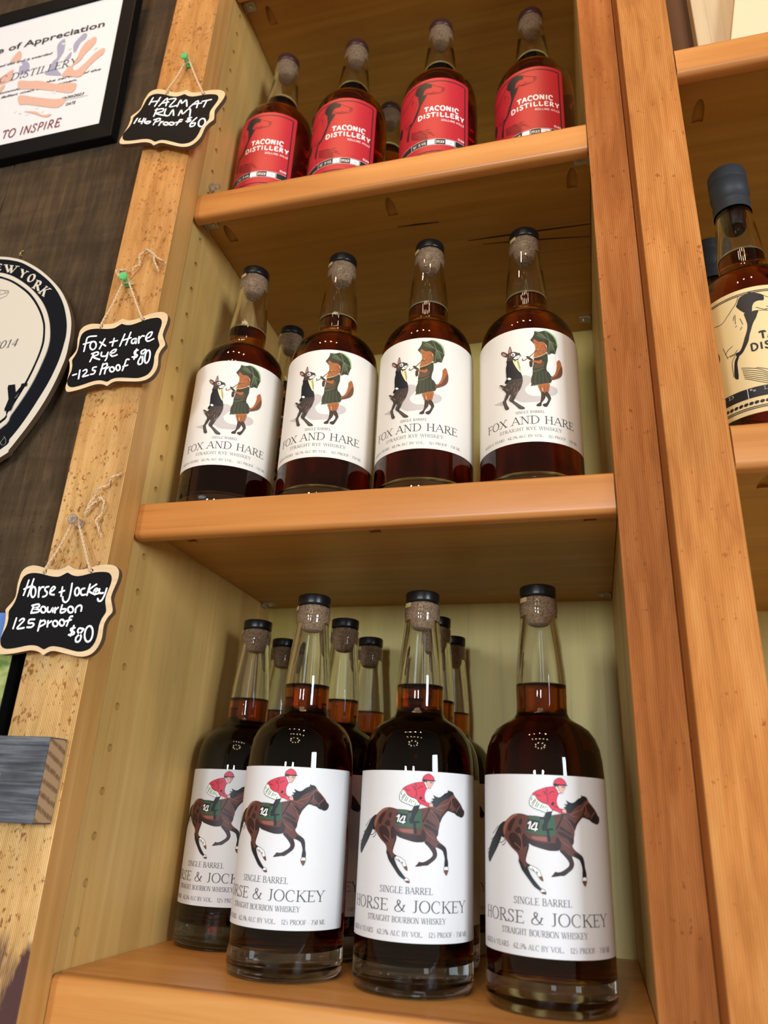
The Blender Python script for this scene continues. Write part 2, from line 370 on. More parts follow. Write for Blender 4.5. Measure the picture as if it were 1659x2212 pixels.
def ribbon(pts, width):
    """quads of a stroke; width is a number or f(nx, ny, t)"""
    n = len(pts); L_, R_ = [], []
    for i, p in enumerate(pts):
        a, b = pts[max(i-1, 0)], pts[min(i+1, n-1)]
        dx, dy = b[0]-a[0], b[1]-a[1]; d = math.hypot(dx, dy) or 1e-9
        nx, ny = -dy/d, dx/d; w = width(nx, ny, i/(n-1)) if callable(width) else width/2
        L_.append((p[0]+nx*w, p[1]+ny*w)); R_.append((p[0]-nx*w, p[1]-ny*w))
    return [[L_[i], R_[i], R_[i+1], L_[i+1]] for i in range(n-1)]
def disc(c, r, n=12): return [(c[0]+r*cos(2*pi*i/n), c[1]+r*sin(2*pi*i/n)) for i in range(n)]
def split(t, lim, out):
    """cuts a triangle until it spans less than lim across"""
    xs = [p[0] for p in t]
    if max(xs)-min(xs) <= lim: out.append(t); return
    e = max(((abs(t[i][0]-t[(i+1) % 3][0]), i) for i in range(3)))[1]
    a, b, c = t[e], t[(e+1) % 3], t[(e+2) % 3]; m = ((a[0]+b[0])/2, (a[1]+b[1])/2)
    split([a, m, c], lim, out); split([m, b, c], lim, out)
class Print:
    """flat artwork in millimetres, laid on a plane or wrapped round a bottle"""
    def __init__(s, place, lim=None, eps=.35): s.mb = MB(); s.place = place; s.lim = lim; s.k = 0; s.j = 0; s.eps = eps
    def poly(s, pts, m):
        T = [t for t in tris(pts)]
        s._emit(T, m)
    def quads(s, qs, m):
        T = []
        for q in qs: T += [[q[0], q[1], q[2]], [q[0], q[2], q[3]]]
        s._emit(T, m)
    def _emit(s, T, m):
        if s.lim:
            o = []
            for t in T: split(t, s.lim, o)
            T = o
        s.j = (s.j+1) % 14; kk = s.k+s.j*s.eps        # strokes that cross lie a hair apart, like wet ink
        for t in T:
            s.mb.add([s.place(p[0], p[1], kk) for p in t], [(0, 1, 2)], m)
    def line(s, pts, w, m, cap=False):
        pts = smooth2(pts, False, 4) if len(pts) > 2 else pts
        s.quads(ribbon(pts, w), m)
        if cap:
            for p in (pts[0], pts[-1]): s.poly(disc(p, w/2, 10), m)
    def art(s, items):
        prev = 'p'
        for c, k, pts in items:
            stroke = k in 'ltd1T'
            if not (stroke and prev): s.k += 1
            prev = stroke; m = ink(c)
            if k in 'po': s.poly(smooth2(pts), m)
            elif k == 's': s.poly(pts, m)
            elif k == 'l': s.line(pts, .42, m)
            elif k == 't': s.line(pts, .36, m)
            elif k == '1': s.line(pts, .85, m)
            elif k == 'T': s.line(pts, .62, m)
            elif k == 'd': s.poly(disc(pts[0], .42, 6), m)
            if k == 'o':
                s.k += 1; q = smooth2(pts); s.quads(ribbon(q+[q[0]], .3), ink('l')); prev = True
    def build(s, name, parent): 
        o = s.mb.build(name, parent); return o

# ------------------------------------------------------------------ lettering (drawn as pen strokes)
def E(cx, cy, rx, ry, a0=0, a1=360, n=18): return [(cx+rx*cos(radians(a0+(a1-a0)*i/n)), cy+ry*sin(radians(a0+(a1-a0)*i/n))) for i in range(n+1)]
def st(x, a=0, b=1): return [(x, a), (x, b)]
G = {
 'A': (.72, [([(.04,0),(.36,1)],'t'),([(.36,1),(.67,0)],'k'),([(.17,.36),(.55,.36)],'t')], [(.04,0),(.67,0)]),
 'B': (.64, [(st(.15),'n'),([(.15,1),(.32,1)]+E(.32,.76,.2,.24,90,-90)+[(.15,.52)],'n'),([(.15,.52),(.34,.52)]+E(.34,.26,.23,.26,90,-90)+[(.15,0)],'n')], [(.1,0),(.1,1)]),
 'C': (.68, [(E(.38,.5,.32,.5,48,312),'n'),([(.6,.86),(.6,.68)],'t')], []),
 'D': (.76, [(st(.15),'n'),([(.15,1),(.32,1)]+E(.32,.5,.37,.5,90,-90)+[(.15,0)],'n')], [(.1,0),(.1,1)]),
 'E': (.62, [(st(.15),'n'),([(.15,.98),(.55,.98)],'t'),([(.15,.52),(.43,.52)],'t'),([(.15,.02),(.58,.02)],'t'),([(.55,1),(.55,.82)],'t'),([(.58,0),(.58,.2)],'t'),([(.43,.62),(.43,.42)],'t')], [(.1,0),(.1,1)]),
 'F': (.56, [(st(.15),'n'),([(.15,.98),(.52,.98)],'t'),([(.15,.5),(.42,.5)],'t'),([(.52,1),(.52,.8)],'t'),([(.42,.6),(.42,.4)],'t')], [(.15,0),(.1,1)]),
 'G': (.74, [(E(.38,.5,.32,.5,48,325),'n'),([(.63,.12),(.63,.42)],'n'),([(.6,.86),(.6,.68)],'t')], [(.63,.42)]),
 'H': (.76, [(st(.15),'n'),(st(.61),'n'),([(.15,.52),(.61,.52)],'t')], [(.15,0),(.15,1),(.61,0),(.61,1)]),
 'I': (.32, [(st(.16),'n')], [(.16,0),(.16,1)]),
 'J': (.42, [([(.27,1),(.27,.22)]+E(.14,.2,.13,.2,0,-120,8),'n')], [(.27,1)]),
 'K': (.74, [(st(.15),'n'),([(.62,1),(.17,.42)],'t'),([(.30,.58),(.67,0)],'k')], [(.15,0),(.15,1),(.62,1),(.67,0)]),
 'L': (.60, [(st(.15),'n'),([(.15,.02),(.55,.02)],'t'),([(.55,0),(.55,.22)],'t')], [(.1,0),(.15,1)]),
 'M': (.90, [(st(.12),'t'),([(.12,1),(.45,.02)],'k'),([(.45,.02),(.77,1)],'t'),(st(.77),'n')], [(.12,0),(.08,1),(.77,0),(.82,1)]),
 'N': (.76, [(st(.13),'t'),([(.13,1),(.63,0)],'k'),(st(.63),'t')], [(.13,0),(.08,1),(.63,1)]),
 'O': (.76, [(E(.38,.5,.33,.5,0,360,28),'n')], []),
 'P': (.58, [(st(.15),'n'),([(.15,1),(.32,1)]+E(.32,.74,.21,.26,90,-90)+[(.15,.48)],'n')], [(.15,0),(.1,1)]),
 'R': (.68, [(st(.15),'n'),([(.15,1),(.32,1)]+E(.32,.75,.2,.25,90,-90)+[(.15,.5)],'n'),([(.30,.5),(.64,0)],'k')], [(.15,0),(.1,1),(.64,0)]),
 'S': (.54, [([(.45,.8),(.40,.95),(.27,1),(.13,.93),(.09,.78),(.16,.63),(.30,.52),(.43,.38),(.46,.22),(.39,.06),(.25,0),(.12,.05),(.07,.2)],'n'),([(.45,.98),(.45,.76)],'t'),([(.07,.02),(.07,.24)],'t')], []),
 'T': (.62, [(st(.31),'n'),([(.04,.98),(.58,.98)],'t'),([(.04,1),(.04,.8)],'t'),([(.58,1),(.58,.8)],'t')], [(.31,0)]),
 'U': (.74, [([(.15,1),(.15,.3)]+E(.38,.3,.23,.3,180,270,8),'n'),(E(.38,.3,.23,.3,270,360,8)+[(.61,1)],'t')], [(.15,1),(.61,1)]),
 'V': (.72, [([(.06,1),(.37,0)],'k'),([(.37,0),(.66,1)],'t')], [(.06,1),(.66,1)]),
 'W': (.98, [([(.05,1),(.30,0)],'k'),([(.30,0),(.50,.95)],'t'),([(.48,1),(.71,0)],'k'),([(.71,0),(.93,1)],'t')], [(.05,1),(.48,1),(.93,1)]),
 'X': (.72, [([(.08,1),(.64,0)],'k'),([(.62,1),(.08,0)],'t')], [(.08,1),(.62,1),(.08,0),(.64,0)]),
 'Y': (.70, [([(.07,1),(.36,.46)],'k'),([(.64,1),(.36,.46)],'t'),(st(.36,0,.48),'n')], [(.07,1),(.64,1),(.36,0)]),
 'Z': (.62, [([(.06,.98),(.55,.98)],'t'),([(.55,1),(.06,0)],'k'),([(.06,.02),(.58,.02)],'t')], []),
 '0': (.50, [(E(.25,.5,.19,.5,0,360,22),'n')], []),
 '1': (.42, [(st(.23),'n'),([(.07,.82),(.23,.98)],'t')], [(.23,0)]),
 '2': (.50, [([(.07,.75),(.11,.92),(.24,1),(.37,.93),(.41,.76),(.32,.5),(.06,.03)],'n'),([(.06,.03),(.45,.03)],'k')], []),
 '3': (.50, [([(.08,.85),(.2,1),(.36,.9),(.34,.65),(.2,.54),(.38,.42),(.42,.2),(.3,.02),(.08,.06)],'n')], []),
 '4': (.50, [([(.34,1),(.04,.32)],'t'),([(.04,.32),(.46,.32)],'t'),(st(.34),'n')], []),
 '5': (.50, [([(.42,.98),(.15,.98),(.10,.56)],'t'),([(.10,.56),(.27,.6),(.41,.48),(.43,.26),(.34,.06),(.20,0),(.06,.06)],'n')], []),
 '6': (.50, [([(.40,.98),(.22,.85),(.09,.55),(.08,.25),(.16,.04),(.28,0),(.40,.1),(.43,.3),(.36,.5),(.24,.56),(.1,.42)],'n')], []),
 '7': (.50, [([(.05,.96),(.45,.96)],'t'),([(.45,.96),(.18,0)],'n'),([(.05,.98),(.05,.8)],'t')], []),
 '%': (.84, [(E(.2,.74,.13,.25,0,360,14),'n'),(E(.64,.26,.13,.25,0,360,14),'n'),([(.62,1),(.22,0)],'t')], []),
 '&': (.82, [([(.72,.55),(.62,.24),(.44,.03),(.24,.0),(.10,.12),(.09,.32),(.22,.50),(.40,.66),(.45,.84),(.36,.99),(.26,.92),(.25,.74),(.42,.40),(.66,.06),(.78,.06)],'n'),([(.62,.56),(.80,.56)],'t')], []),
 '.': (.22, [(E(.1,.05,.035,.05,0,360,8),'k')], []), '-': (.36, [([(.05,.36),(.31,.36)],'t')], []), '/': (.4, [([(.04,0),(.36,1)],'t')], []), ' ': (.32, [], []),
}
def width_of(txt, gap): return sum(G[c][0] for c in txt)+gap*(len(txt)-1)
def lettering(P, txt, u0, u1, v, h, m, style='serif', gap=.04, weight=1.0, slant=0.0, warp=None):
    """sets txt between u0 and u1 on the baseline v with capital height h"""
    sx = (u1-u0)/width_of(txt, gap); x = u0
    if style == 'serif': a, b = .060*weight*h, .025*weight*h
    else: a = b = .085*weight*h
    def put(pts):
        q = [(x+p[0]*sx+slant*p[1]*h, v+p[1]*h) for p in pts]
        return [warp(*p) for p in q] if warp else q
    for c in txt:
        adv, strokes, serifs = G[c]
        for pts, kind in strokes:
            q = put(pts)
            if style != 'serif': w = lambda nx, ny, t: a
            elif kind == 't': w = lambda nx, ny, t: b*1.05
            elif kind == 'k': w = lambda nx, ny, t: max(a*0.98, b)
            else: w = lambda nx, ny, t: math.sqrt((a*nx)**2+(b*ny)**2)
            if style != 'serif' and len(q) == 2:
                d = math.hypot(q[1][0]-q[0][0], q[1][1]-q[0][1]) or 1; e = a*0.0/d
            P.quads(ribbon(q, w), m)
        if style == 'serif':
            for sx_, sy_ in serifs:
                P.quads(ribbon(put([(sx_-.13, sy_+(.02 if sy_ == 0 else -.02)), (sx_+.13, sy_+(.02 if sy_ == 0 else -.02))]), lambda nx, ny, t: b*0.95), m)
        x += (adv+gap)*sx

# ------------------------------------------------------------------ scene-tree helpers
def tag(o, label=None, cat=None, group=None, kind=None):
    if label: o['label'] = label
    if cat: o['category'] = cat
    if group: o['group'] = group
    if kind: o['kind'] = kind
    return o
def thing(name, label, cat, loc=(0, 0, 0), rz=0.0, group=None):
    o = bpy.data.objects.new(name, None); o.empty_display_size = 0.02; COL.objects.link(o)
    o.location = loc; o.rotation_euler = (0, 0, rz); return tag(o, label, cat, group)
KIDS = {}
def copy_tree(o, parent=None):
    c = o.copy(); COL.objects.link(c)
    if parent: c.parent = parent
    for ch in list(o.children): copy_tree(ch, c)
    return c
def carve(o, cutter):
    """cuts real holes"""
    md = o.modifiers.new('cut', 'BOOLEAN'); md.operation = 'DIFFERENCE'; md.solver = 'EXACT'; md.object = cutter
    bpy.context.view_layer.update(); dg = bpy.context.evaluated_depsgraph_get()
    me = bpy.data.meshes.new_from_object(o.evaluated_get(dg)); o.modifiers.clear(); old = o.data; o.data = me
    bpy.data.objects.remove(cutter)
    me.set_sharp_from_angle(angle=radians(40))

# ---- outlines traced in millimetres: label artwork (round the bottle, height), tags, sign, certificate
HORSE = [('k','p',[(-25.04,106.63),(-29.8,104.08),(-32.72,100.65),(-36.48,96.22),(-40.35,91.77),(-43.71,87.8),(-45.01,83.94),(-42.46,81.05),(-38.8,83.86),(-35.69,86.86),(-32.94,89.83),(-30.41,93.24),(-28.83,95.66),(-27.91,97.1),(-25.94,96.51),(-25.21,98.64),(-26.18,101.4),(-25.09,104.27)]),('k','l',[(-25.25,96.78),(-25.97,94.88),(-28.13,93.6),(-30.8,93.68)]),('k','l',[(-24.93,95.86),(-24.63,94.03),(-26.02,92.56),(-27.8,92.08)]),('k','l',[(-31.41,103.54),(-34.49,100.57),(-37.44,98.55)]),('k','l',[(-37.51,95.22),(-40.34,92.24),(-42.27,89.77),(-46.08,88.15)]),('k','l',[(-40.99,89.84),(-44.48,86.81),(-46.12,86.48)]),('k','l',[(-34.55,97.73),(-37.5,95.7),(-39.7,94.88)]),('d','p',[(-8.12,94.53),(-7.68,92.3),(-8.8,88.63),(-9.94,84.52),(-8.96,82.8),(-6.49,81.64),(-5.53,80.73),(-6.57,78.98),(-8.52,80.61),(-10.49,83.14),(-11.97,86.17),(-12.41,89.75),(-11.26,92.99)]),('w','o',[(-6.89,81.61),(-3.58,80.51),(-1.45,78.89),(-0.57,76.75),(0.01,75.48),(-2.06,75.12),(-3.43,77.44),(-6.07,79.02),(-8.27,80.54)]),('n','p',[(-2.05,75.43),(0.02,75.83),(0.64,73.13),(-1,73.76)]),('l','l',[(-6.03,80.34),(-4.62,78.24)]),('l','l',[(-3.65,78.3),(-2.69,77.93),(-3.45,77)]),('d','p',[(11.24,91.08),(13.58,88.52),(15.95,85.96),(17.1,83.8),(16.25,82),(13.68,80.15),(11.19,78.94),(9.02,78.71),(8.07,78.92),(6.82,77.41),(5.57,75.91),(8.67,76.2),(11.58,76.78),(13.52,76.86),(16.6,78.95),(19.27,81.23),(20.2,83.9),(19.32,86.97),(18.14,89.15),(15.27,92.6)]),('b','p',[(-15.12,111.48),(-18.61,110.64),(-21.72,108.64),(-25.06,105.68),(-26.51,102.33),(-26.57,99.51),(-25.25,96.78),(-23.31,94.56),(-20.25,91.53),(-16.81,89.01),(-15.17,87.31),(-14.68,85.09),(-14.89,83.5),(-13.7,81.13),(-12.69,78.98),(-10.68,76.47),(-8.22,73.59),(-5.83,70.71),(-3.94,69.12),(-1.58,68),(-0.43,66.79),(0.8,68.16),(-1.06,69.33),(-2.9,71.36),(-4.77,73.41),(-6.66,75.89),(-8.55,79.73),(-9.47,82.77),(-10.43,85.38),(-9.27,89.95),(-8.67,93.14),(-7.62,94.11),(-5.64,93.09),(-2.23,92.17),(1.61,91.26),(5.91,90.6),(9.29,90.99),(11.25,91.31),(14.2,91.22),(17.09,88.66),(21.19,87.48),(23.84,86.22),(24.84,84.48),(25.78,81.41),(25.61,78.77),(25.72,76.14),(28.04,76.18),(28.22,78.81),(27.55,81.88),(27.2,85.42),(26.21,88.06),(24.06,89.79),(21.42,91.49),(19.68,93.67),(20.39,96.84),(21.4,100.5),(21.82,103.24),(23.39,106.5),(25.85,109.36),(27.73,110.82),(30.83,110.47),(33.43,109.64),(35.44,108.31),(38.4,107.47),(40.89,107.3),(42.9,108.99),(43.19,111.34),(41.49,112.7),(39.2,115.45),(37.03,117.73),(34.28,119.97),(32.34,121.77),(31.13,123.37),(28.6,123.72),(25.45,121.45),(23.03,119.46),(20.12,116.52),(16.29,113.56),(12.18,112.45),(9.18,111.85),(4.74,110.72),(1.3,110.1),(-2.62,110.61),(-7.65,110.62),(-11.3,111.4)]),('r','p',[(-16.26,111.2),(-19.22,110.15),(-23.03,107.18),(-25.66,103.3),(-26.2,100.46),(-25.22,98.17),(-24.14,101.5),(-22.11,105.33),(-18.65,108.76),(-14.58,110.8)]),('d','p',[(-16.33,108.39),(-18.46,104.56),(-20.53,100.74),(-22.2,101.12),(-22.47,103.44),(-20.52,106.34),(-18.08,108.08)]),('d','p',[(-12.72,108.54),(-11.82,107.65),(-12.26,105.31),(-13.36,104.79),(-14.14,106.15),(-13.55,107.8)]),('d','p',[(-14.2,103.83),(-12.64,101.13),(-13.49,99.62),(-17.09,100.91)]),('d','p',[(-20.07,99.6),(-16.55,99.55),(-13.3,96.51),(-12.3,93.83),(-12.64,91.09),(-14.57,89.61),(-16.22,89.96),(-19.05,92.06),(-20.79,94.71),(-21.98,96.95)]),('r','l',[(-14.31,99.67),(-12.76,96.54),(-12.3,93.83),(-12.63,91.54)]),('r','l',[(-17.54,93.98),(-15.32,92.51),(-12.39,90.2)]),('d','p',[(-11.08,99.84),(-8.04,97.26),(-3.09,95.72),(4.15,94.99),(9.46,95.03),(11.25,91.31),(5.91,90.6),(1.61,91.26),(-2.23,92.17),(-5.64,93.09),(-7.87,94.18),(-9.72,92.17),(-11.29,92.08),(-12.26,95.2)]),('r','p',[(-5.98,98.38),(-2.02,98.5),(3.79,98.35),(4.19,96.11),(-0.15,96.11),(-4.54,96.77)]),('d','p',[(16.11,109.86),(19.72,109.1),(22.28,106.46),(21.6,104.14),(19.52,105.2),(17.52,107.17)]),('d','p',[(10.24,101.83),(14.19,101.56),(18.66,99.03),(20.72,97.98),(19.73,94.57),(16.54,97.82),(13.08,99.25)]),('d','p',[(11.86,105.09),(14.8,103.86),(18.78,101.3),(19.24,99.96),(15.71,101.63),(12.27,103.29)]),('d','p',[(9.61,98.64),(11.97,96.49),(12.32,93.37),(10.76,91.28),(8.9,93.21)]),('r','l',[(15.13,110.74),(18.57,107.22),(21.01,103.21),(20.83,100.02)]),('r','l',[(12.67,101.04),(16.62,99.4),(19.07,96.79)]),('r','l',[(11.54,97.82),(14.39,95.25),(17.84,93.15)]),('d','p',[(27.73,110.82),(25.85,109.36),(23.39,106.5),(21.82,103.24),(21.36,104.59),(22.33,107.38),(25.33,110.26),(28.56,114.1),(29.32,117.87),(30.7,117.46),(30,112.3),(30.83,110.47)]),('k','p',[(28.6,123.72),(31.13,123.37),(32.47,121.68),(29.97,120.72),(28.3,119.23),(25.53,118.17),(22.87,116.65),(19.97,113.73),(18.04,112.26),(16.52,113.11),(16.12,115.41),(14.98,116.28),(16.73,117.2),(15.23,118.16),(17.57,118.5),(16.63,120.56),(19.21,119.42),(21.37,119.38),(23.09,120.39),(25.49,122.15),(27.17,122.47),(27.72,124.39)]),('d','p',[(35.61,118.61),(39.2,115.45),(41.49,112.7),(43.19,111.34),(42.9,108.99),(40.89,107.3),(38.4,107.47),(37.06,109.76),(34.36,112.46),(31.83,115.17),(30.73,117.93),(33.53,119.47)]),('k','p',[(34.99,111.55),(38.11,112.59),(40.4,110.79),(40.1,107.98),(37.7,108.38),(35.44,108.31),(33.43,109.64),(30.18,110.45)]),('k','l',[(34.08,117.61),(35.48,117.19)]),('r','l',[(33.34,121.35),(30.15,118.85),(27.77,115.93),(22.71,113.85),(18.3,112.27)]),('r','l',[(30.44,118.39),(30.52,115.12),(29.05,112.26)]),('r','l',[(32.27,120.82),(36.99,117.25),(39.94,114.54)]),('r','l',[(39.59,115.23),(36.18,112.53),(34.87,110.15)]),('k','p',[(-14.8,84.63),(-13.7,81.13),(-12.69,78.98),(-10.68,76.47),(-8.22,73.59),(-5.83,70.71),(-3.94,69.12),(-1.58,68),(-0.51,68.72),(-2.9,71.36),(-4.77,73.41),(-6.66,75.89),(-8.31,79.3),(-9,81.47),(-10.58,80.02),(-12.59,83)]),('w','o',[(-1.94,68.62),(0.11,68.98),(1.73,67.79),(2.04,66.18),(-0.21,66.46)]),('n','p',[(-0.66,67.11),(1.48,67.43),(2.04,66.18),(0.02,66.39)]),('k','p',[(20.53,89.9),(24.03,89.34),(26.21,88.06),(27.2,85.42),(27.55,81.88),(28.34,78.81),(28.02,75.96),(25.72,76.14),(25.61,78.77),(25.78,81.41),(24.84,84.48),(23.84,86.22),(21.21,87.7)]),('w','o',[(25.73,76.36),(28.06,76.4),(28.33,74.43),(25.21,74.39)]),('n','p',[(25.15,74.39),(28.39,74.43),(28.12,73.12),(27.11,71.16),(25.77,72.66)]),('g','s',[(-6.63,110.76),(-2.63,110.29),(0.54,109.14),(4.74,110.72),(8.68,111.6),(9.18,105.88),(9.41,99.53),(6.23,98.92),(0.93,99.33),(-3.45,99.79),(-9.49,100.61),(-8.9,103.16),(-8.03,106.43)]),('k','s',[(-7.83,108.2),(-0.48,107.94),(-1.18,101.63),(-8.78,101.79)]),('w','1',[(-7.9,105.61),(-6.03,106.99),(-7.38,102.55)]),('w','1',[(-3.14,106.57),(-5.95,102.95),(-1.79,102.7)]),('w','1',[(-2.05,106.63),(-3.49,101.61)]),('k','p',[(3.57,102.88),(5.03,102.95),(5.39,99.79),(5.88,96.2),(4.19,95.89),(3.83,99.25)]),('k','s',[(3.86,113.22),(7.55,113.85),(6.68,110.35),(4.58,106.58),(3.89,103.57),(7.63,103.62),(7.74,102.71),(3.93,102.12),(1.12,101.98),(0.71,104.1),(1.66,106.44),(2.28,110.15)]),('y','p',[(2,109.21),(4.18,108.85),(3.22,106.51),(1.39,105.51)]),('k','s',[(-0.66,110.01),(2.27,109.91),(2.23,108.76),(-0.22,108.65)]),('e','o',[(-4.49,122.93),(-5.82,121),(-6.5,118.62),(-5.95,116.53),(-3.47,114.99),(0.45,113.76),(4.08,112.68),(7.27,113.15),(7.12,115.46),(4.51,117.67),(1.59,118.47),(-1.31,120.23),(-2.74,122.53)]),('l','l',[(-4.78,121.51),(-5.35,119.6)]),('l','l',[(-2.8,120.64),(-5.15,117.73)]),('l','l',[(-2.31,120.19),(-4.94,116.33)]),('l','l',[(-1.34,119.29),(-2.94,115.95)]),('l','l',[(-0.38,118.39),(-1.96,115.52)]),('l','l',[(1.56,117.54),(0,115.14)]),('l','l',[(2.51,116.65),(1.48,115.2)]),('l','l',[(3.73,116.47),(3.2,115.28)]),('l','l',[(4.89,114.89),(4.12,113.7)]),('R','o',[(-4.47,123.41),(-2.66,125.13),(1.39,126.94),(4.89,128.02),(9.88,128.62),(12.07,126.92),(11.96,124.56),(10.86,122.16),(10.47,118.87),(11.84,115.91),(14.81,114.88),(13.21,112.96),(10.26,113.98),(7.34,114.77),(5.93,116.33),(5,117.69),(2.58,118.52),(-0.34,119.8),(-2.27,121.6),(-2.73,122.76)]),('k','p',[(7.46,124.12),(8.65,123),(8.36,121.81),(7.17,122.93)]),('k','p',[(9.99,125.41),(11.96,124.56),(10.86,122.16),(10.24,119.32),(9.05,120.67),(9.65,123.04)]),('k','p',[(7.76,119.21),(8.98,118.8),(8.43,117.38),(6.96,117.54)]),('l','l',[(-2.19,123.96),(-1.24,122.58),(-0.23,123.09),(0.74,122.43)]),('l','l',[(2.33,125.55),(4.22,123.27)]),('l','l',[(3.33,125.83),(4.73,123.77)]),('l','l',[(4.14,127.76),(5.03,125.19)]),('l','l',[(4.73,123.77),(5.1,120.5),(4.54,118.6)]),('l','l',[(8.9,116.93),(11.34,115.88)]),('l','l',[(5.72,123.81),(7.26,125.29),(9.25,125.61)]),('w','o',[(9.88,128.62),(11.61,128.08),(12.74,125.07),(11.97,124.65),(10.9,126.77)]),('S','o',[(11.91,129.04),(15.75,129.23),(16.04,127.58),(14.94,126.21),(14.36,124.77),(12.85,125.17),(12.08,127.16)]),('k','p',[(11.66,129.17),(12.89,128.38),(12.55,126.47),(12.03,126.21),(11.6,127.85)]),('k','p',[(13.2,129.67),(16.13,129.48),(16.26,127.97),(14.4,127.98)]),('y','p',[(14.19,128.91),(15.73,128.75),(15.44,128.03),(14.25,128.11)]),('R','o',[(9.15,129.25),(9.23,131.06),(10.3,132.77),(12.89,134.09),(15.16,133.24),(16.65,131.65),(16.84,130.09),(13.46,129.83),(10.9,129.14)]),('k','p',[(12.86,129.99),(17.73,129.99),(17.38,129.45),(13.44,129.26)]),('k','p',[(9.35,130.35),(12.96,129.99),(10.9,129.14),(9.15,129.16)]),('S','o',[(13.81,115.07),(16.11,115.18),(16.52,113.11),(15.23,112.82),(13.65,113.77)]),('r','l',[(9.17,111.39),(14.21,112.77),(16.77,112.89),(19.86,111.64),(23.94,110.9)]),('k','l',[(14.21,112.77),(13.04,109.27),(9.81,103.18)])]
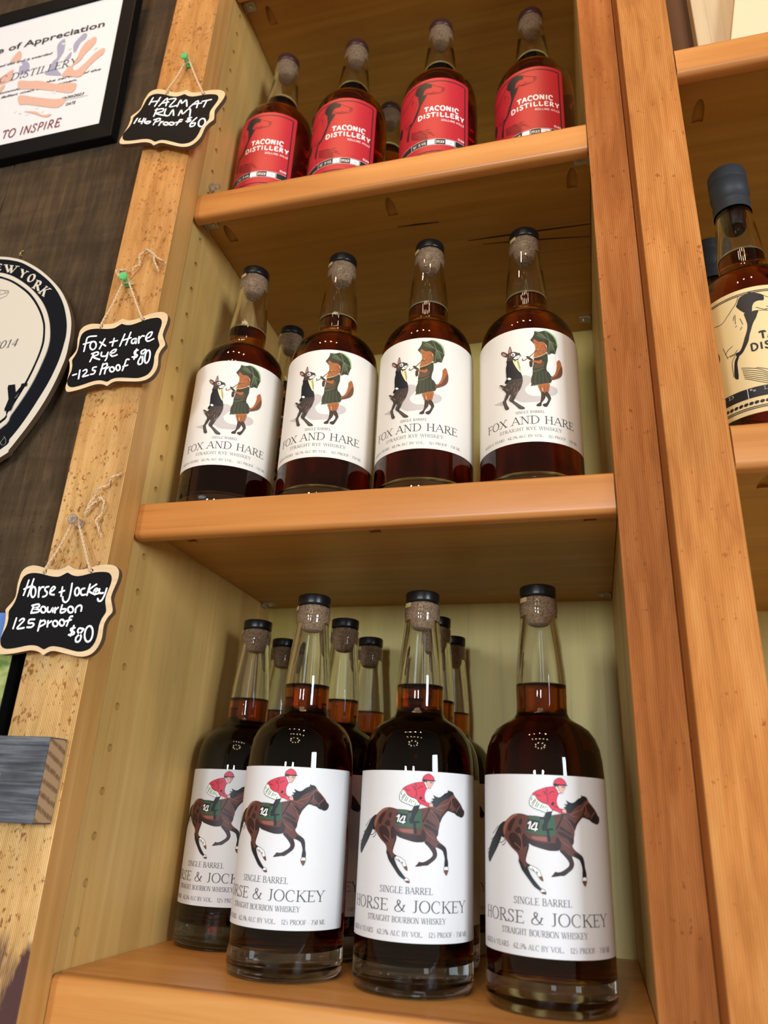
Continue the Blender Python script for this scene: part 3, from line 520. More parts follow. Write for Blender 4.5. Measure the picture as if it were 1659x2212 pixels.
FOX = [('u','p',[(-4.61,97.26),(-1.5,96.87),(1.17,95.27),(1.84,91.56),(-0.18,88.47),(-2.56,85.96),(-3.4,83.78),(-1.18,79.91),(2.97,77.87),(8.36,77.49),(8.61,73.47),(2.81,72.48),(-5.23,72.72),(-9.87,75.78),(-11.42,78.39),(-8.1,83.6),(-6.37,89.7),(-5.08,94.09)]),('u','p',[(15.12,87.26),(18.95,87.96),(22.85,85.69),(21.74,81.77),(17.71,79.08),(14.83,79.95),(13.3,82.46)]),('u','p',[(-29.88,77.63),(-26.16,77.67),(-20.87,77.5),(-20.03,73.57),(-24.7,75.17)]),('v','s',[(5.4,138.3),(9.22,137.71),(13.62,139.4),(17.62,137.69),(21.1,135.13),(23.25,131.38),(24.54,126.47),(23.27,122.25),(22.39,118.56),(19,118.5),(16.32,116.53),(14.3,118.8),(10.29,121.65),(5.84,120.47),(5.2,125.25),(4.07,127.18),(1.96,129.66),(3.83,132.49),(5.19,135.38)]),('L','p',[(13.62,139.4),(16.39,139.39),(20.29,137.35),(23.62,133.92),(24.89,127.55),(24.33,126.17),(23.16,131.36),(21.1,135.13),(17.62,137.69)]),('V','p',[(6.68,134.43),(10.4,136.58),(13.22,134.48),(14.78,131.33),(10.64,131.76)]),('V','p',[(17.3,129.87),(20.37,129.13),(21.48,123.66),(18.67,121.05),(17.14,125.99)]),('G','t',[(17.53,130.16),(10.76,135.16),(5.4,138.3)]),('G','t',[(17.53,130.16),(15.8,135.38),(13.62,139.4)]),('G','t',[(17.53,130.16),(21.24,128.4),(24.44,126.44)]),('G','t',[(17.53,130.16),(17,122.61),(16.33,116.77)]),('G','t',[(17.53,130.16),(21.02,123.53),(22.4,118.65)]),('o','p',[(4.33,129.34),(5.35,130.3),(6.92,129.12),(8.48,127.98),(9.91,128.23),(11.75,128.26),(14.19,126.9),(15.14,124.18),(15.2,120.37),(13.41,117.24),(10.02,114.03),(6,112.89),(4.04,113.27),(4.93,116.67),(5.63,120),(5.72,122.86),(5.4,125.25),(4.66,127.17)]),('c','p',[(4.71,127.41),(5.61,125.73),(6.24,122.87),(6.42,120.01),(5.53,116.67),(4.44,113.27),(3.37,114.33),(4.15,116.68),(5.62,119.52),(5.59,122.38),(5.2,125.25)]),('x','p',[(8.83,126.32),(9.93,128.8),(10.6,130.65),(11.74,128.02),(10.36,123.56),(8.89,122.02),(8.16,124.37)]),('x','p',[(13.32,128.31),(16.68,130.71),(15.35,126.37)]),('n','t',[(10.73,122.64),(12.88,125.28),(14.01,122.09)]),('n','t',[(7.36,118.13),(9.28,115.87),(10.04,114.51)]),('n','t',[(12.75,121.91),(12.22,118.51),(10.46,115.01)]),('n','t',[(6.44,126.7),(8.03,126.28)]),('n','t',[(13.68,124.43),(14.39,121.19),(13.44,118.2)]),('c','t',[(14.15,125.94),(14.99,123.68)]),('c','t',[(7.44,120.51),(9.8,119.23)]),('x','s',[(4.41,112.42),(10.03,114.27),(14.26,117.84),(15.47,116.61),(15.5,110.95),(14.3,106.07),(13.9,103.21),(14.81,100.09),(17.64,97.12),(19.34,96.55),(17.86,92.32),(17.02,90.55),(9.13,88.33),(1.32,86.91),(2.52,91.07),(3.03,98.89),(3.16,103.53),(3.94,107.25)]),('v','p',[(10.02,114.03),(14.24,117.36),(15.37,116.12),(15.24,110.91),(14.01,106.03),(12.1,104.38),(12.31,110.02)]),('m','p',[(5.04,107.25),(8.21,107.8),(11.9,109.97),(12.16,105.79),(9.66,103.68),(4.11,102.58),(3.8,105.39)]),('V','s',[(3.08,100.84),(7.62,101.93),(11.69,104.1),(12.68,103.52),(7.56,100.31),(3.23,99.26)]),('v','p',[(3.19,97.96),(13.62,101.31),(17.63,96.88),(17.41,91.77),(9.15,88.88),(2.11,87.43)]),('x','t',[(4.38,98.63),(3.63,93.34),(3.09,88.08)]),('V','t',[(5.63,98.82),(5.07,93.32),(4.72,88.33)]),('x','t',[(6.89,99.03),(6.51,93.34),(6.36,88.62)]),('V','t',[(8.16,99.27),(7.96,93.4),(8.01,88.95)]),('x','t',[(9.44,99.53),(9.43,93.48),(9.68,89.33)]),('V','t',[(10.73,99.82),(10.9,93.6),(11.36,89.75)]),('x','t',[(12.03,100.14),(12.4,93.76),(13.07,90.22)]),('V','t',[(13.34,100.48),(13.91,93.95),(14.81,90.73)]),('x','t',[(14.68,100.86),(15.45,94.19),(16.58,91.3)]),('G','d',[(1.52,87.09)]),('G','d',[(2.62,87.21)]),('G','d',[(3.72,87.34)]),('G','d',[(4.83,87.5)]),('G','d',[(5.94,87.67)]),('G','d',[(7.05,87.86)]),('G','d',[(8.18,88.07)]),('G','d',[(9.31,88.31)]),('G','d',[(10.44,88.61)]),('G','d',[(11.59,88.94)]),('G','d',[(12.75,89.29)]),('G','d',[(13.93,89.66)]),('G','d',[(15.11,90.05)]),('G','d',[(16.32,90.47)]),('c','d',[(4.23,112.8)]),('c','d',[(5.27,112.97)]),('c','d',[(6.33,113.23)]),('c','d',[(7.39,113.58)]),('c','d',[(8.46,114.02)]),('c','d',[(9.54,114.55)]),('c','d',[(10.63,115.17)]),('c','d',[(11.73,115.89)]),('c','d',[(12.85,116.69)]),('c','d',[(13.98,117.6)]),('c','d',[(15.13,118.6)]),('o','p',[(2.01,110.84),(5.13,110.15),(8.29,110.15),(9.92,111.2),(10.76,109.86),(9.19,107.39),(5.85,108.09),(1.96,109.1)]),('x','p',[(-1.62,114.2),(0.15,114.5),(2.06,112.49),(3.66,111.02),(1.99,110.28),(-0.11,112.07)]),('x','p',[(0.79,109.27),(2.99,109.62),(3.01,104.94),(1.13,104.47)]),('n','T',[(-4.03,112.71),(-4.64,111.77),(-4.27,111),(-3.28,110.86),(-1.49,111.82),(1.32,114.18),(6.2,119.05)]),('n','T',[(5.01,119.04),(8.61,119.62),(10.62,119.53)]),('o','p',[(17.82,96.37),(19.84,97.91),(21.8,101.54),(23.08,107.03),(23.2,111.3),(25.74,113.97),(27.53,110.31),(28.38,105.43),(27.58,100.48),(24.33,96.58),(17.9,93.39)]),('n','p',[(18.19,95.15),(22.1,98.37),(24.68,103.29),(27.42,108.39),(28.38,105.43),(27.58,100.48),(24.33,96.58),(17.9,93.39)]),('w','p',[(21.95,116.16),(25.29,114.77),(27.04,112.41),(24.81,110.37),(23.26,110.61),(22.94,113.59)]),('n','t',[(24.09,110.14),(24.81,105.66),(22.66,100.38)]),('n','t',[(26.05,110.76),(26.8,106.3),(24.51,99.97)]),('o','t',[(26.64,103.44),(25.44,99.32),(22.46,96.38)]),('o','t',[(27.37,107.43),(27.28,104.12),(26.03,101.37)]),('o','p',[(7.15,87.77),(15.64,89.76),(15.78,86),(14.47,81.16),(12.02,80.4),(9.24,80.16),(7.8,83.79)]),('x','p',[(9.27,81.16),(11.63,80.68),(12.07,76.44),(9.14,71.71),(8.65,69),(5.37,68.67),(5.34,70.14),(7.79,72.17),(8.75,75.27)]),('x','p',[(12.06,81.63),(14.48,81.48),(16.65,77.09),(15.91,74.27),(13.68,69.47),(11.96,68.38),(9.84,69.53),(10.48,70.92),(12.9,72.14),(14.26,75.81),(12.42,78.28)]),('n','t',[(8.28,86.55),(8.94,82.95),(10.04,80.76)]),('n','t',[(11.49,87.71),(11.77,84.55),(11.25,81.32)]),('n','t',[(13.92,88),(13.76,83.88),(12.84,81.04)]),('c','t',[(9.81,85.28),(10.49,82.16)]),('n','t',[(10.01,79.86),(10.69,76.76),(8.99,73.04)]),('n','t',[(13.21,80.18),(15.3,76.42),(14.13,72.66)]),('h','p',[(-22.19,123.14),(-20.52,123.42),(-17.8,121.41),(-16.07,118.88),(-16.98,117.18),(-19.67,118.65),(-21.75,120.92)]),('P','p',[(-21.24,122.5),(-18.71,120.88),(-17.75,118.99),(-20.03,119.27),(-21.03,120.97)]),('h','p',[(-15.68,120.58),(-15.31,123.92),(-14.18,126.45),(-13.17,123.25),(-12.95,119.82)]),('P','p',[(-15.25,120.53),(-14.84,123.53),(-14.12,125.23),(-13.65,122.91),(-13.66,120.13)]),('h','p',[(-17.02,119.69),(-13.87,120.58),(-10.51,120.21),(-8.49,118.91),(-6.41,118),(-6.68,114.96),(-7.41,113.21),(-9.85,113.04),(-12.34,112.5),(-14.89,112.67),(-17.05,113.86),(-16.77,116.73)]),('w','p',[(-13.57,118.33),(-12.62,119.48),(-11.28,119.45),(-10.23,118.22),(-10.39,116.5),(-11.64,116.11),(-13.09,116.99)]),('k','p',[(-12.86,118.12),(-12,118.83),(-11.06,117.77),(-11.62,116.82),(-12.46,117.05)]),('w','d',[(-11.72,118.13)]),('w','p',[(-9.79,115.64),(-6.85,116.18),(-7.31,113.67),(-9.84,113.18),(-11.48,113.92),(-10.63,114.89)]),('k','t',[(-9.59,115.35),(-8.18,114.56),(-7.77,114.94)]),('k','p',[(-7.3,117.7),(-6.33,117.89),(-6.6,116.85)]),('h','t',[(-6.53,116.36),(-5.32,116.62)]),('h','t',[(-6.54,115.65),(-5.15,115.26)]),('n','t',[(-15.66,117.31),(-15.28,114.8),(-16.17,113.66)]),('n','t',[(-13.96,116.29),(-13.58,113.8)]),('P','t',[(-13.89,119.62),(-14.78,117.98),(-14.39,115.95)]),('K','p',[(-17.58,113.67),(-14.89,112.44),(-12.13,112.44),(-10.78,107.83),(-7.68,101.51),(-6.13,99.82),(-4.96,95.92),(-5.21,93.88),(-8.65,94.18),(-13.13,94.78),(-17.37,96.52),(-17.96,100.55),(-18.16,106.74),(-17.34,110.25)]),('C','p',[(-12.13,112.44),(-9.87,111.86),(-7.33,113.19),(-6.77,106.01),(-6.22,100.68),(-7.68,101.51),(-10.78,107.83)]),('K','s',[(-11.07,113.44),(-9.86,112.24),(-7.53,113.23),(-7.76,112),(-9.79,111.75),(-10.56,110.51)]),('h','t',[(-8.67,111.11),(-7.58,105.7),(-6.48,101.75)]),('h','t',[(-8.05,111.45),(-6.96,106.52),(-6.35,103.6)]),('w','s',[(-16.93,96.94),(-15.62,97.46),(-13.73,95.97),(-14.32,94.28),(-16.73,95.85)]),('h','p',[(-15.66,95.14),(-10.26,94.53),(-5.28,94.12),(-4.88,91.3),(-6.38,86.03),(-9.14,81.53),(-11.37,77.02),(-12.1,75.38),(-9.73,73.05),(-6.84,70.27),(-4.11,68.01),(-4.15,66.68),(-7.7,67.2),(-10,69.87),(-13.16,73.74),(-15.94,76.75),(-14.68,80.58),(-14.98,82.49),(-17.19,78.58),(-18.54,76.63),(-17.32,72.26),(-16.08,69.65),(-17.39,68.59),(-19.43,69.67),(-20.49,73.28),(-21.34,76.75),(-19.47,79.31),(-18.41,83.99),(-21.37,88.16),(-24.51,92.72),(-22,92.66),(-19.26,90.74),(-16.57,93.1)]),('k','p',[(-19.3,93.77),(-17.37,96.52),(-15.6,94.19),(-17.81,92.34)]),('w','t',[(-24.17,92.58),(-22.74,90.62),(-21.83,88.65)]),('M','t',[(-13.17,87.97),(-13.54,86.46),(-14.14,85.48)]),('k','t',[(-7.16,87.34),(-7.51,85.81),(-8.09,84.77)]),('n','t',[(-7.79,89.63),(-8.14,88.09),(-8.72,87.06)]),('k','t',[(-13.63,86.35),(-14,84.84),(-14.6,83.86)]),('k','t',[(-7.85,87.45),(-8.2,85.91),(-8.78,84.88)]),('n','t',[(-7.58,89.86),(-7.93,88.32),(-8.51,87.29)]),('k','t',[(-7.58,86.93),(-7.94,85.39),(-8.52,84.36)]),('n','t',[(-15.27,86.2),(-15.64,84.7),(-16.26,83.73)]),('M','t',[(-8.56,86.43),(-8.91,84.9),(-9.49,83.88)]),('M','t',[(-8.42,84.06),(-8.77,82.54),(-9.36,81.52)]),('M','t',[(-11.1,85.69),(-11.46,84.18),(-12.05,83.18)]),('M','t',[(-9.02,83.2),(-9.37,81.68),(-9.96,80.67)]),('n','t',[(-8.82,86.62),(-9.17,85.09),(-9.76,84.08)]),('n','t',[(-7.39,91.19),(-7.74,89.65),(-8.32,88.61)]),('k','t',[(-10.8,90.28),(-11.16,88.75),(-11.75,87.75)]),('M','t',[(-11.41,86.69),(-11.77,85.18),(-12.36,84.18)]),('k','t',[(-11.59,84.65),(-11.95,83.14),(-12.54,82.14)]),('k','t',[(-12.16,87.3),(-12.52,85.78),(-13.12,84.79)]),('n','t',[(-13.18,90.08),(-13.55,88.56),(-14.15,87.58)]),('M','t',[(-9.22,90.89),(-9.58,89.35),(-10.16,88.33)]),('n','t',[(-10.24,85.55),(-10.6,84.03),(-11.19,83.02)]),('M','t',[(-9.74,82.68),(-10.1,81.17),(-10.69,80.16)]),('k','t',[(-12.65,92.71),(-13.01,91.19),(-13.61,90.2)]),('n','t',[(-6.43,91.11),(-6.78,89.56),(-7.36,88.52)]),('M','t',[(-11.53,91.54),(-11.89,90.02),(-12.49,89.02)]),('n','t',[(-11.44,88.84),(-11.8,87.32),(-12.4,86.32)]),('n','t',[(-14.97,87.75),(-15.34,86.25),(-15.95,85.28)]),('k','t',[(-11.92,87.23),(-12.28,85.71),(-12.88,84.72)]),('M','t',[(-10.87,82.83),(-11.23,81.31),(-11.82,80.31)]),('M','t',[(-10.59,83.26),(-10.95,81.75),(-11.54,80.75)]),('k','t',[(-12.63,90.68),(-12.99,89.16),(-13.6,88.17)]),('M','t',[(-15.04,85.21),(-15.41,83.71),(-16.02,82.75)]),('M','t',[(-11.98,91.78),(-12.34,90.26),(-12.94,89.26)]),('M','t',[(-11.99,84.38),(-12.35,82.87),(-12.95,81.88)]),('k','t',[(-9.56,86.59),(-9.92,85.06),(-10.5,84.05)]),('k','t',[(-14.5,84),(-14.87,82.5),(-15.48,81.54)]),('k','t',[(-12.89,86.99),(-13.25,85.48),(-13.86,84.49)]),('M','t',[(-13.13,90.42),(-13.49,88.91),(-14.1,87.92)]),('n','t',[(-10.63,87.3),(-10.99,85.78),(-11.58,84.78)]),('k','t',[(-12.44,89.48),(-12.8,87.96),(-13.41,86.97)]),('n','t',[(-22.96,92.1),(-22.04,90.12)]),('n','t',[(-22.52,91.72),(-21.58,89.73)]),('M','t',[(-22.09,91.34),(-21.12,89.35)]),('M','t',[(-21.66,90.96),(-20.66,88.97)]),('M','t',[(-21.24,90.59),(-20.21,88.6)]),('M','t',[(-20.82,90.22),(-19.76,88.23)]),('M','t',[(-20.4,89.86),(-19.32,87.86)]),('M','t',[(-19.98,89.5),(-18.87,87.5)]),('n','t',[(-19.57,89.14),(-18.44,87.14)]),('n','t',[(-19.16,88.78),(-18,86.78)]),('n','t',[(-18.75,88.43),(-17.57,86.43)]),('M','t',[(-18.35,88.08),(-17.14,86.08)]),('M','t',[(-17.95,87.74),(-16.71,85.73)]),('M','t',[(-17.55,87.4),(-16.28,85.39)]),('M','t',[(-18.97,82.34),(-19.94,78.55),(-19.56,74.78)]),('M','t',[(-13.43,80.25),(-14.75,76.96)]),('M','t',[(-11.92,73.98),(-8.41,70.1),(-5.35,67.81)]),('M','t',[(-19.55,75.23),(-18.72,71.79),(-17.89,69.73)])]
DOG = [('k','p',[(-4.3,125.84),(-3.62,128.39),(-1.27,133.38),(3.6,134.68),(5.58,135.89),(9.89,134.09),(13.39,132.13),(14.78,129.75),(14.12,126.52),(10.91,126.84),(7.85,125.73),(6.23,122.95),(5.16,118.2),(2.54,117.95),(-0.17,119.36)]),('k','l',[(13.39,131.89),(18.42,128.39),(24.43,125.97),(27.25,125.18),(27.03,121.88),(25.89,120.1),(23.1,118),(17.55,116.86),(13.02,117.6),(9.49,118.06)]),('k','l',[(24.96,125.45),(25.13,122.24),(23.72,120.6)]),('k','l',[(25.77,125.12),(26.24,122.81),(25.1,121.06)]),('k','p',[(-0.05,118.22),(3.21,118.18),(5.8,118.5),(9.5,118.22),(8.19,114.37),(7.21,111.92),(4.92,108.12),(2.84,102.72),(1.28,98.55),(0.08,94.13),(-1.55,90.9),(-4.62,85.99),(-7.04,84.06),(-9.17,83.47),(-9.97,86.99),(-6.96,87.46),(-4.5,91.28),(-2.11,97.63),(-0.22,102.19),(0.94,107.45),(0.39,113.45)]),('k','p',[(-9.15,84.23),(-7.72,83.57),(-9.73,78.65),(-10.11,70.61),(-10.79,65.21),(-13.3,67.76),(-12.39,76),(-11.31,81.03)]),('k','l',[(-1.97,134.85),(-4.38,129.14),(-7.73,125.33),(-11.44,121.29),(-16.89,117.01),(-24.16,118.37),(-30.13,121.59)]),('k','l',[(-13.79,68.27),(-13.48,80.21),(-10.44,86.31),(-16.56,86.63)]),('k','l',[(-18.75,96.11),(-16.02,85.26)]),('k','p',[(-28.49,97.17),(-23.27,94.22),(-22.68,87.26),(-26.71,82.53),(-32.7,91.03)]),('k','l',[(-7.03,118.99),(-7.97,115.17)]),('k','l',[(-6.19,119.73),(-6.79,111.58)]),('k','l',[(-3.17,115.15),(-1.84,109.14)]),('k','l',[(-2.61,107.5),(-4.17,105.04)]),('k','l',[(-6.02,110),(-7.27,108.9)]),('k','l',[(-11.17,94.07),(-15.27,92.23),(-17.68,89.42)]),('k','l',[(-8.16,89.43),(-11.36,86.49),(-14.37,85.79)]),('k','l',[(15.41,121.05),(18.71,118.73),(22.03,119.1)]),('k','l',[(14.2,118.52),(17.59,118.42)]),('k','l',[(8.36,121.38),(11.89,119.06),(15.32,117.93)]),('k','l',[(-7.72,73.21),(-2.02,71),(4.58,67.97),(11.59,62.29)]),('k','l',[(-7.51,71.64),(-1.36,68.92),(5.39,65.72),(11.54,60.67)]),('k','l',[(-7.3,70.07),(-0.71,66.86),(6.2,63.5),(11.5,59.05)]),('k','l',[(-7.1,68.51),(-0.08,64.82),(6.99,61.31),(11.46,57.44)]),('k','l',[(-6.89,66.95),(0.55,62.8),(7.78,59.15),(11.42,55.83)]),('k','l',[(-6.69,65.39),(1.17,60.8),(8.55,57.02),(11.38,54.22)]),('k','l',[(-6.49,63.84),(1.79,58.82),(9.32,54.91),(11.33,52.62)]),('k','l',[(2.06,70.26),(9.4,66.96),(16.61,62.4)]),('k','l',[(9.44,68.81),(13.99,67.75)]),('k','l',[(11.63,63.76),(18.68,58.96)])]
OUTER = [(-42.62,-4.67),(-42.05,0.36),(-38.97,3.93),(-33.63,5.42),(-27.69,4.8),(-21.53,3.24),(-15.52,2.06),(-9.75,1.6),(-5.2,2.58),(-1.65,4.3),(0.3,4.47),(3.53,2.78),(7.83,1.49),(13.34,1.54),(19.29,2.84),(25.92,4.47),(33.59,4.81),(39.21,3.86),(43.32,1),(44.82,-3.19),(44.41,-8.69),(42.8,-14.82),(42.02,-19.56),(42.81,-22.93),(45.2,-28.3),(45.61,-31.63),(43.02,-34.94),(41.13,-39.56),(41.11,-44.15),(41.56,-50.65),(40,-56.47),(36.66,-60.99),(32.03,-63.29),(26.16,-63.69),(19.93,-62.82),(11.96,-61.31),(5.52,-60.09),(0.93,-60.15),(-2.45,-61.82),(-4.4,-63.15),(-7.17,-61.55),(-10.64,-60.29),(-16.27,-59.7),(-23.02,-60.77),(-30.5,-62.18),(-37.42,-62.93),(-42.24,-62.87),(-44.59,-61.03),(-45.74,-57.37),(-45.24,-53.34),(-45.32,-47.93),(-44.99,-42.48),(-45.48,-37),(-46.57,-32.16),(-47.63,-30.07),(-47.04,-27.99),(-43.82,-23.81),(-41.82,-19.61),(-42.08,-14.66),(-42.76,-9.68)]
INNER = [(-40.25,-12.55),(-40.1,-7.57),(-38.49,-3.29),(-34.2,-1.06),(-28.56,-0.73),(-21.75,-1.77),(-14.8,-3.44),(-8.19,-4.11),(-4.47,-3.11),(-1.34,-1.39),(0.56,-1.07),(4.22,-2.89),(10.01,-3.9),(16.77,-2.74),(24.17,-1.11),(31.09,-0.88),(35.9,-1.66),(38.86,-4.48),(39.61,-9.31),(38.4,-15.45),(37.63,-20.2),(38.22,-24.25),(40.25,-29.62),(40.14,-32.29),(38.08,-36.26),(37.11,-41.54),(37.42,-47.43),(36.62,-53.28),(33.64,-57.82),(28.91,-59.81),(23.76,-60.19),(17.41,-58.98),(10.15,-57.43),(3.01,-56.53),(-1.42,-57.23),(-4.82,-58.91),(-8.28,-57.63),(-12.58,-56.23),(-18.89,-56.1),(-26.37,-57.5),(-33.94,-58.71),(-39.56,-58.64),(-43.59,-56.01),(-45.07,-51.31),(-44.12,-46.57),(-42.77,-41.79),(-42.84,-36.31),(-44.13,-30.78),(-42.94,-28),(-40.95,-23.82),(-40.19,-18.21)]
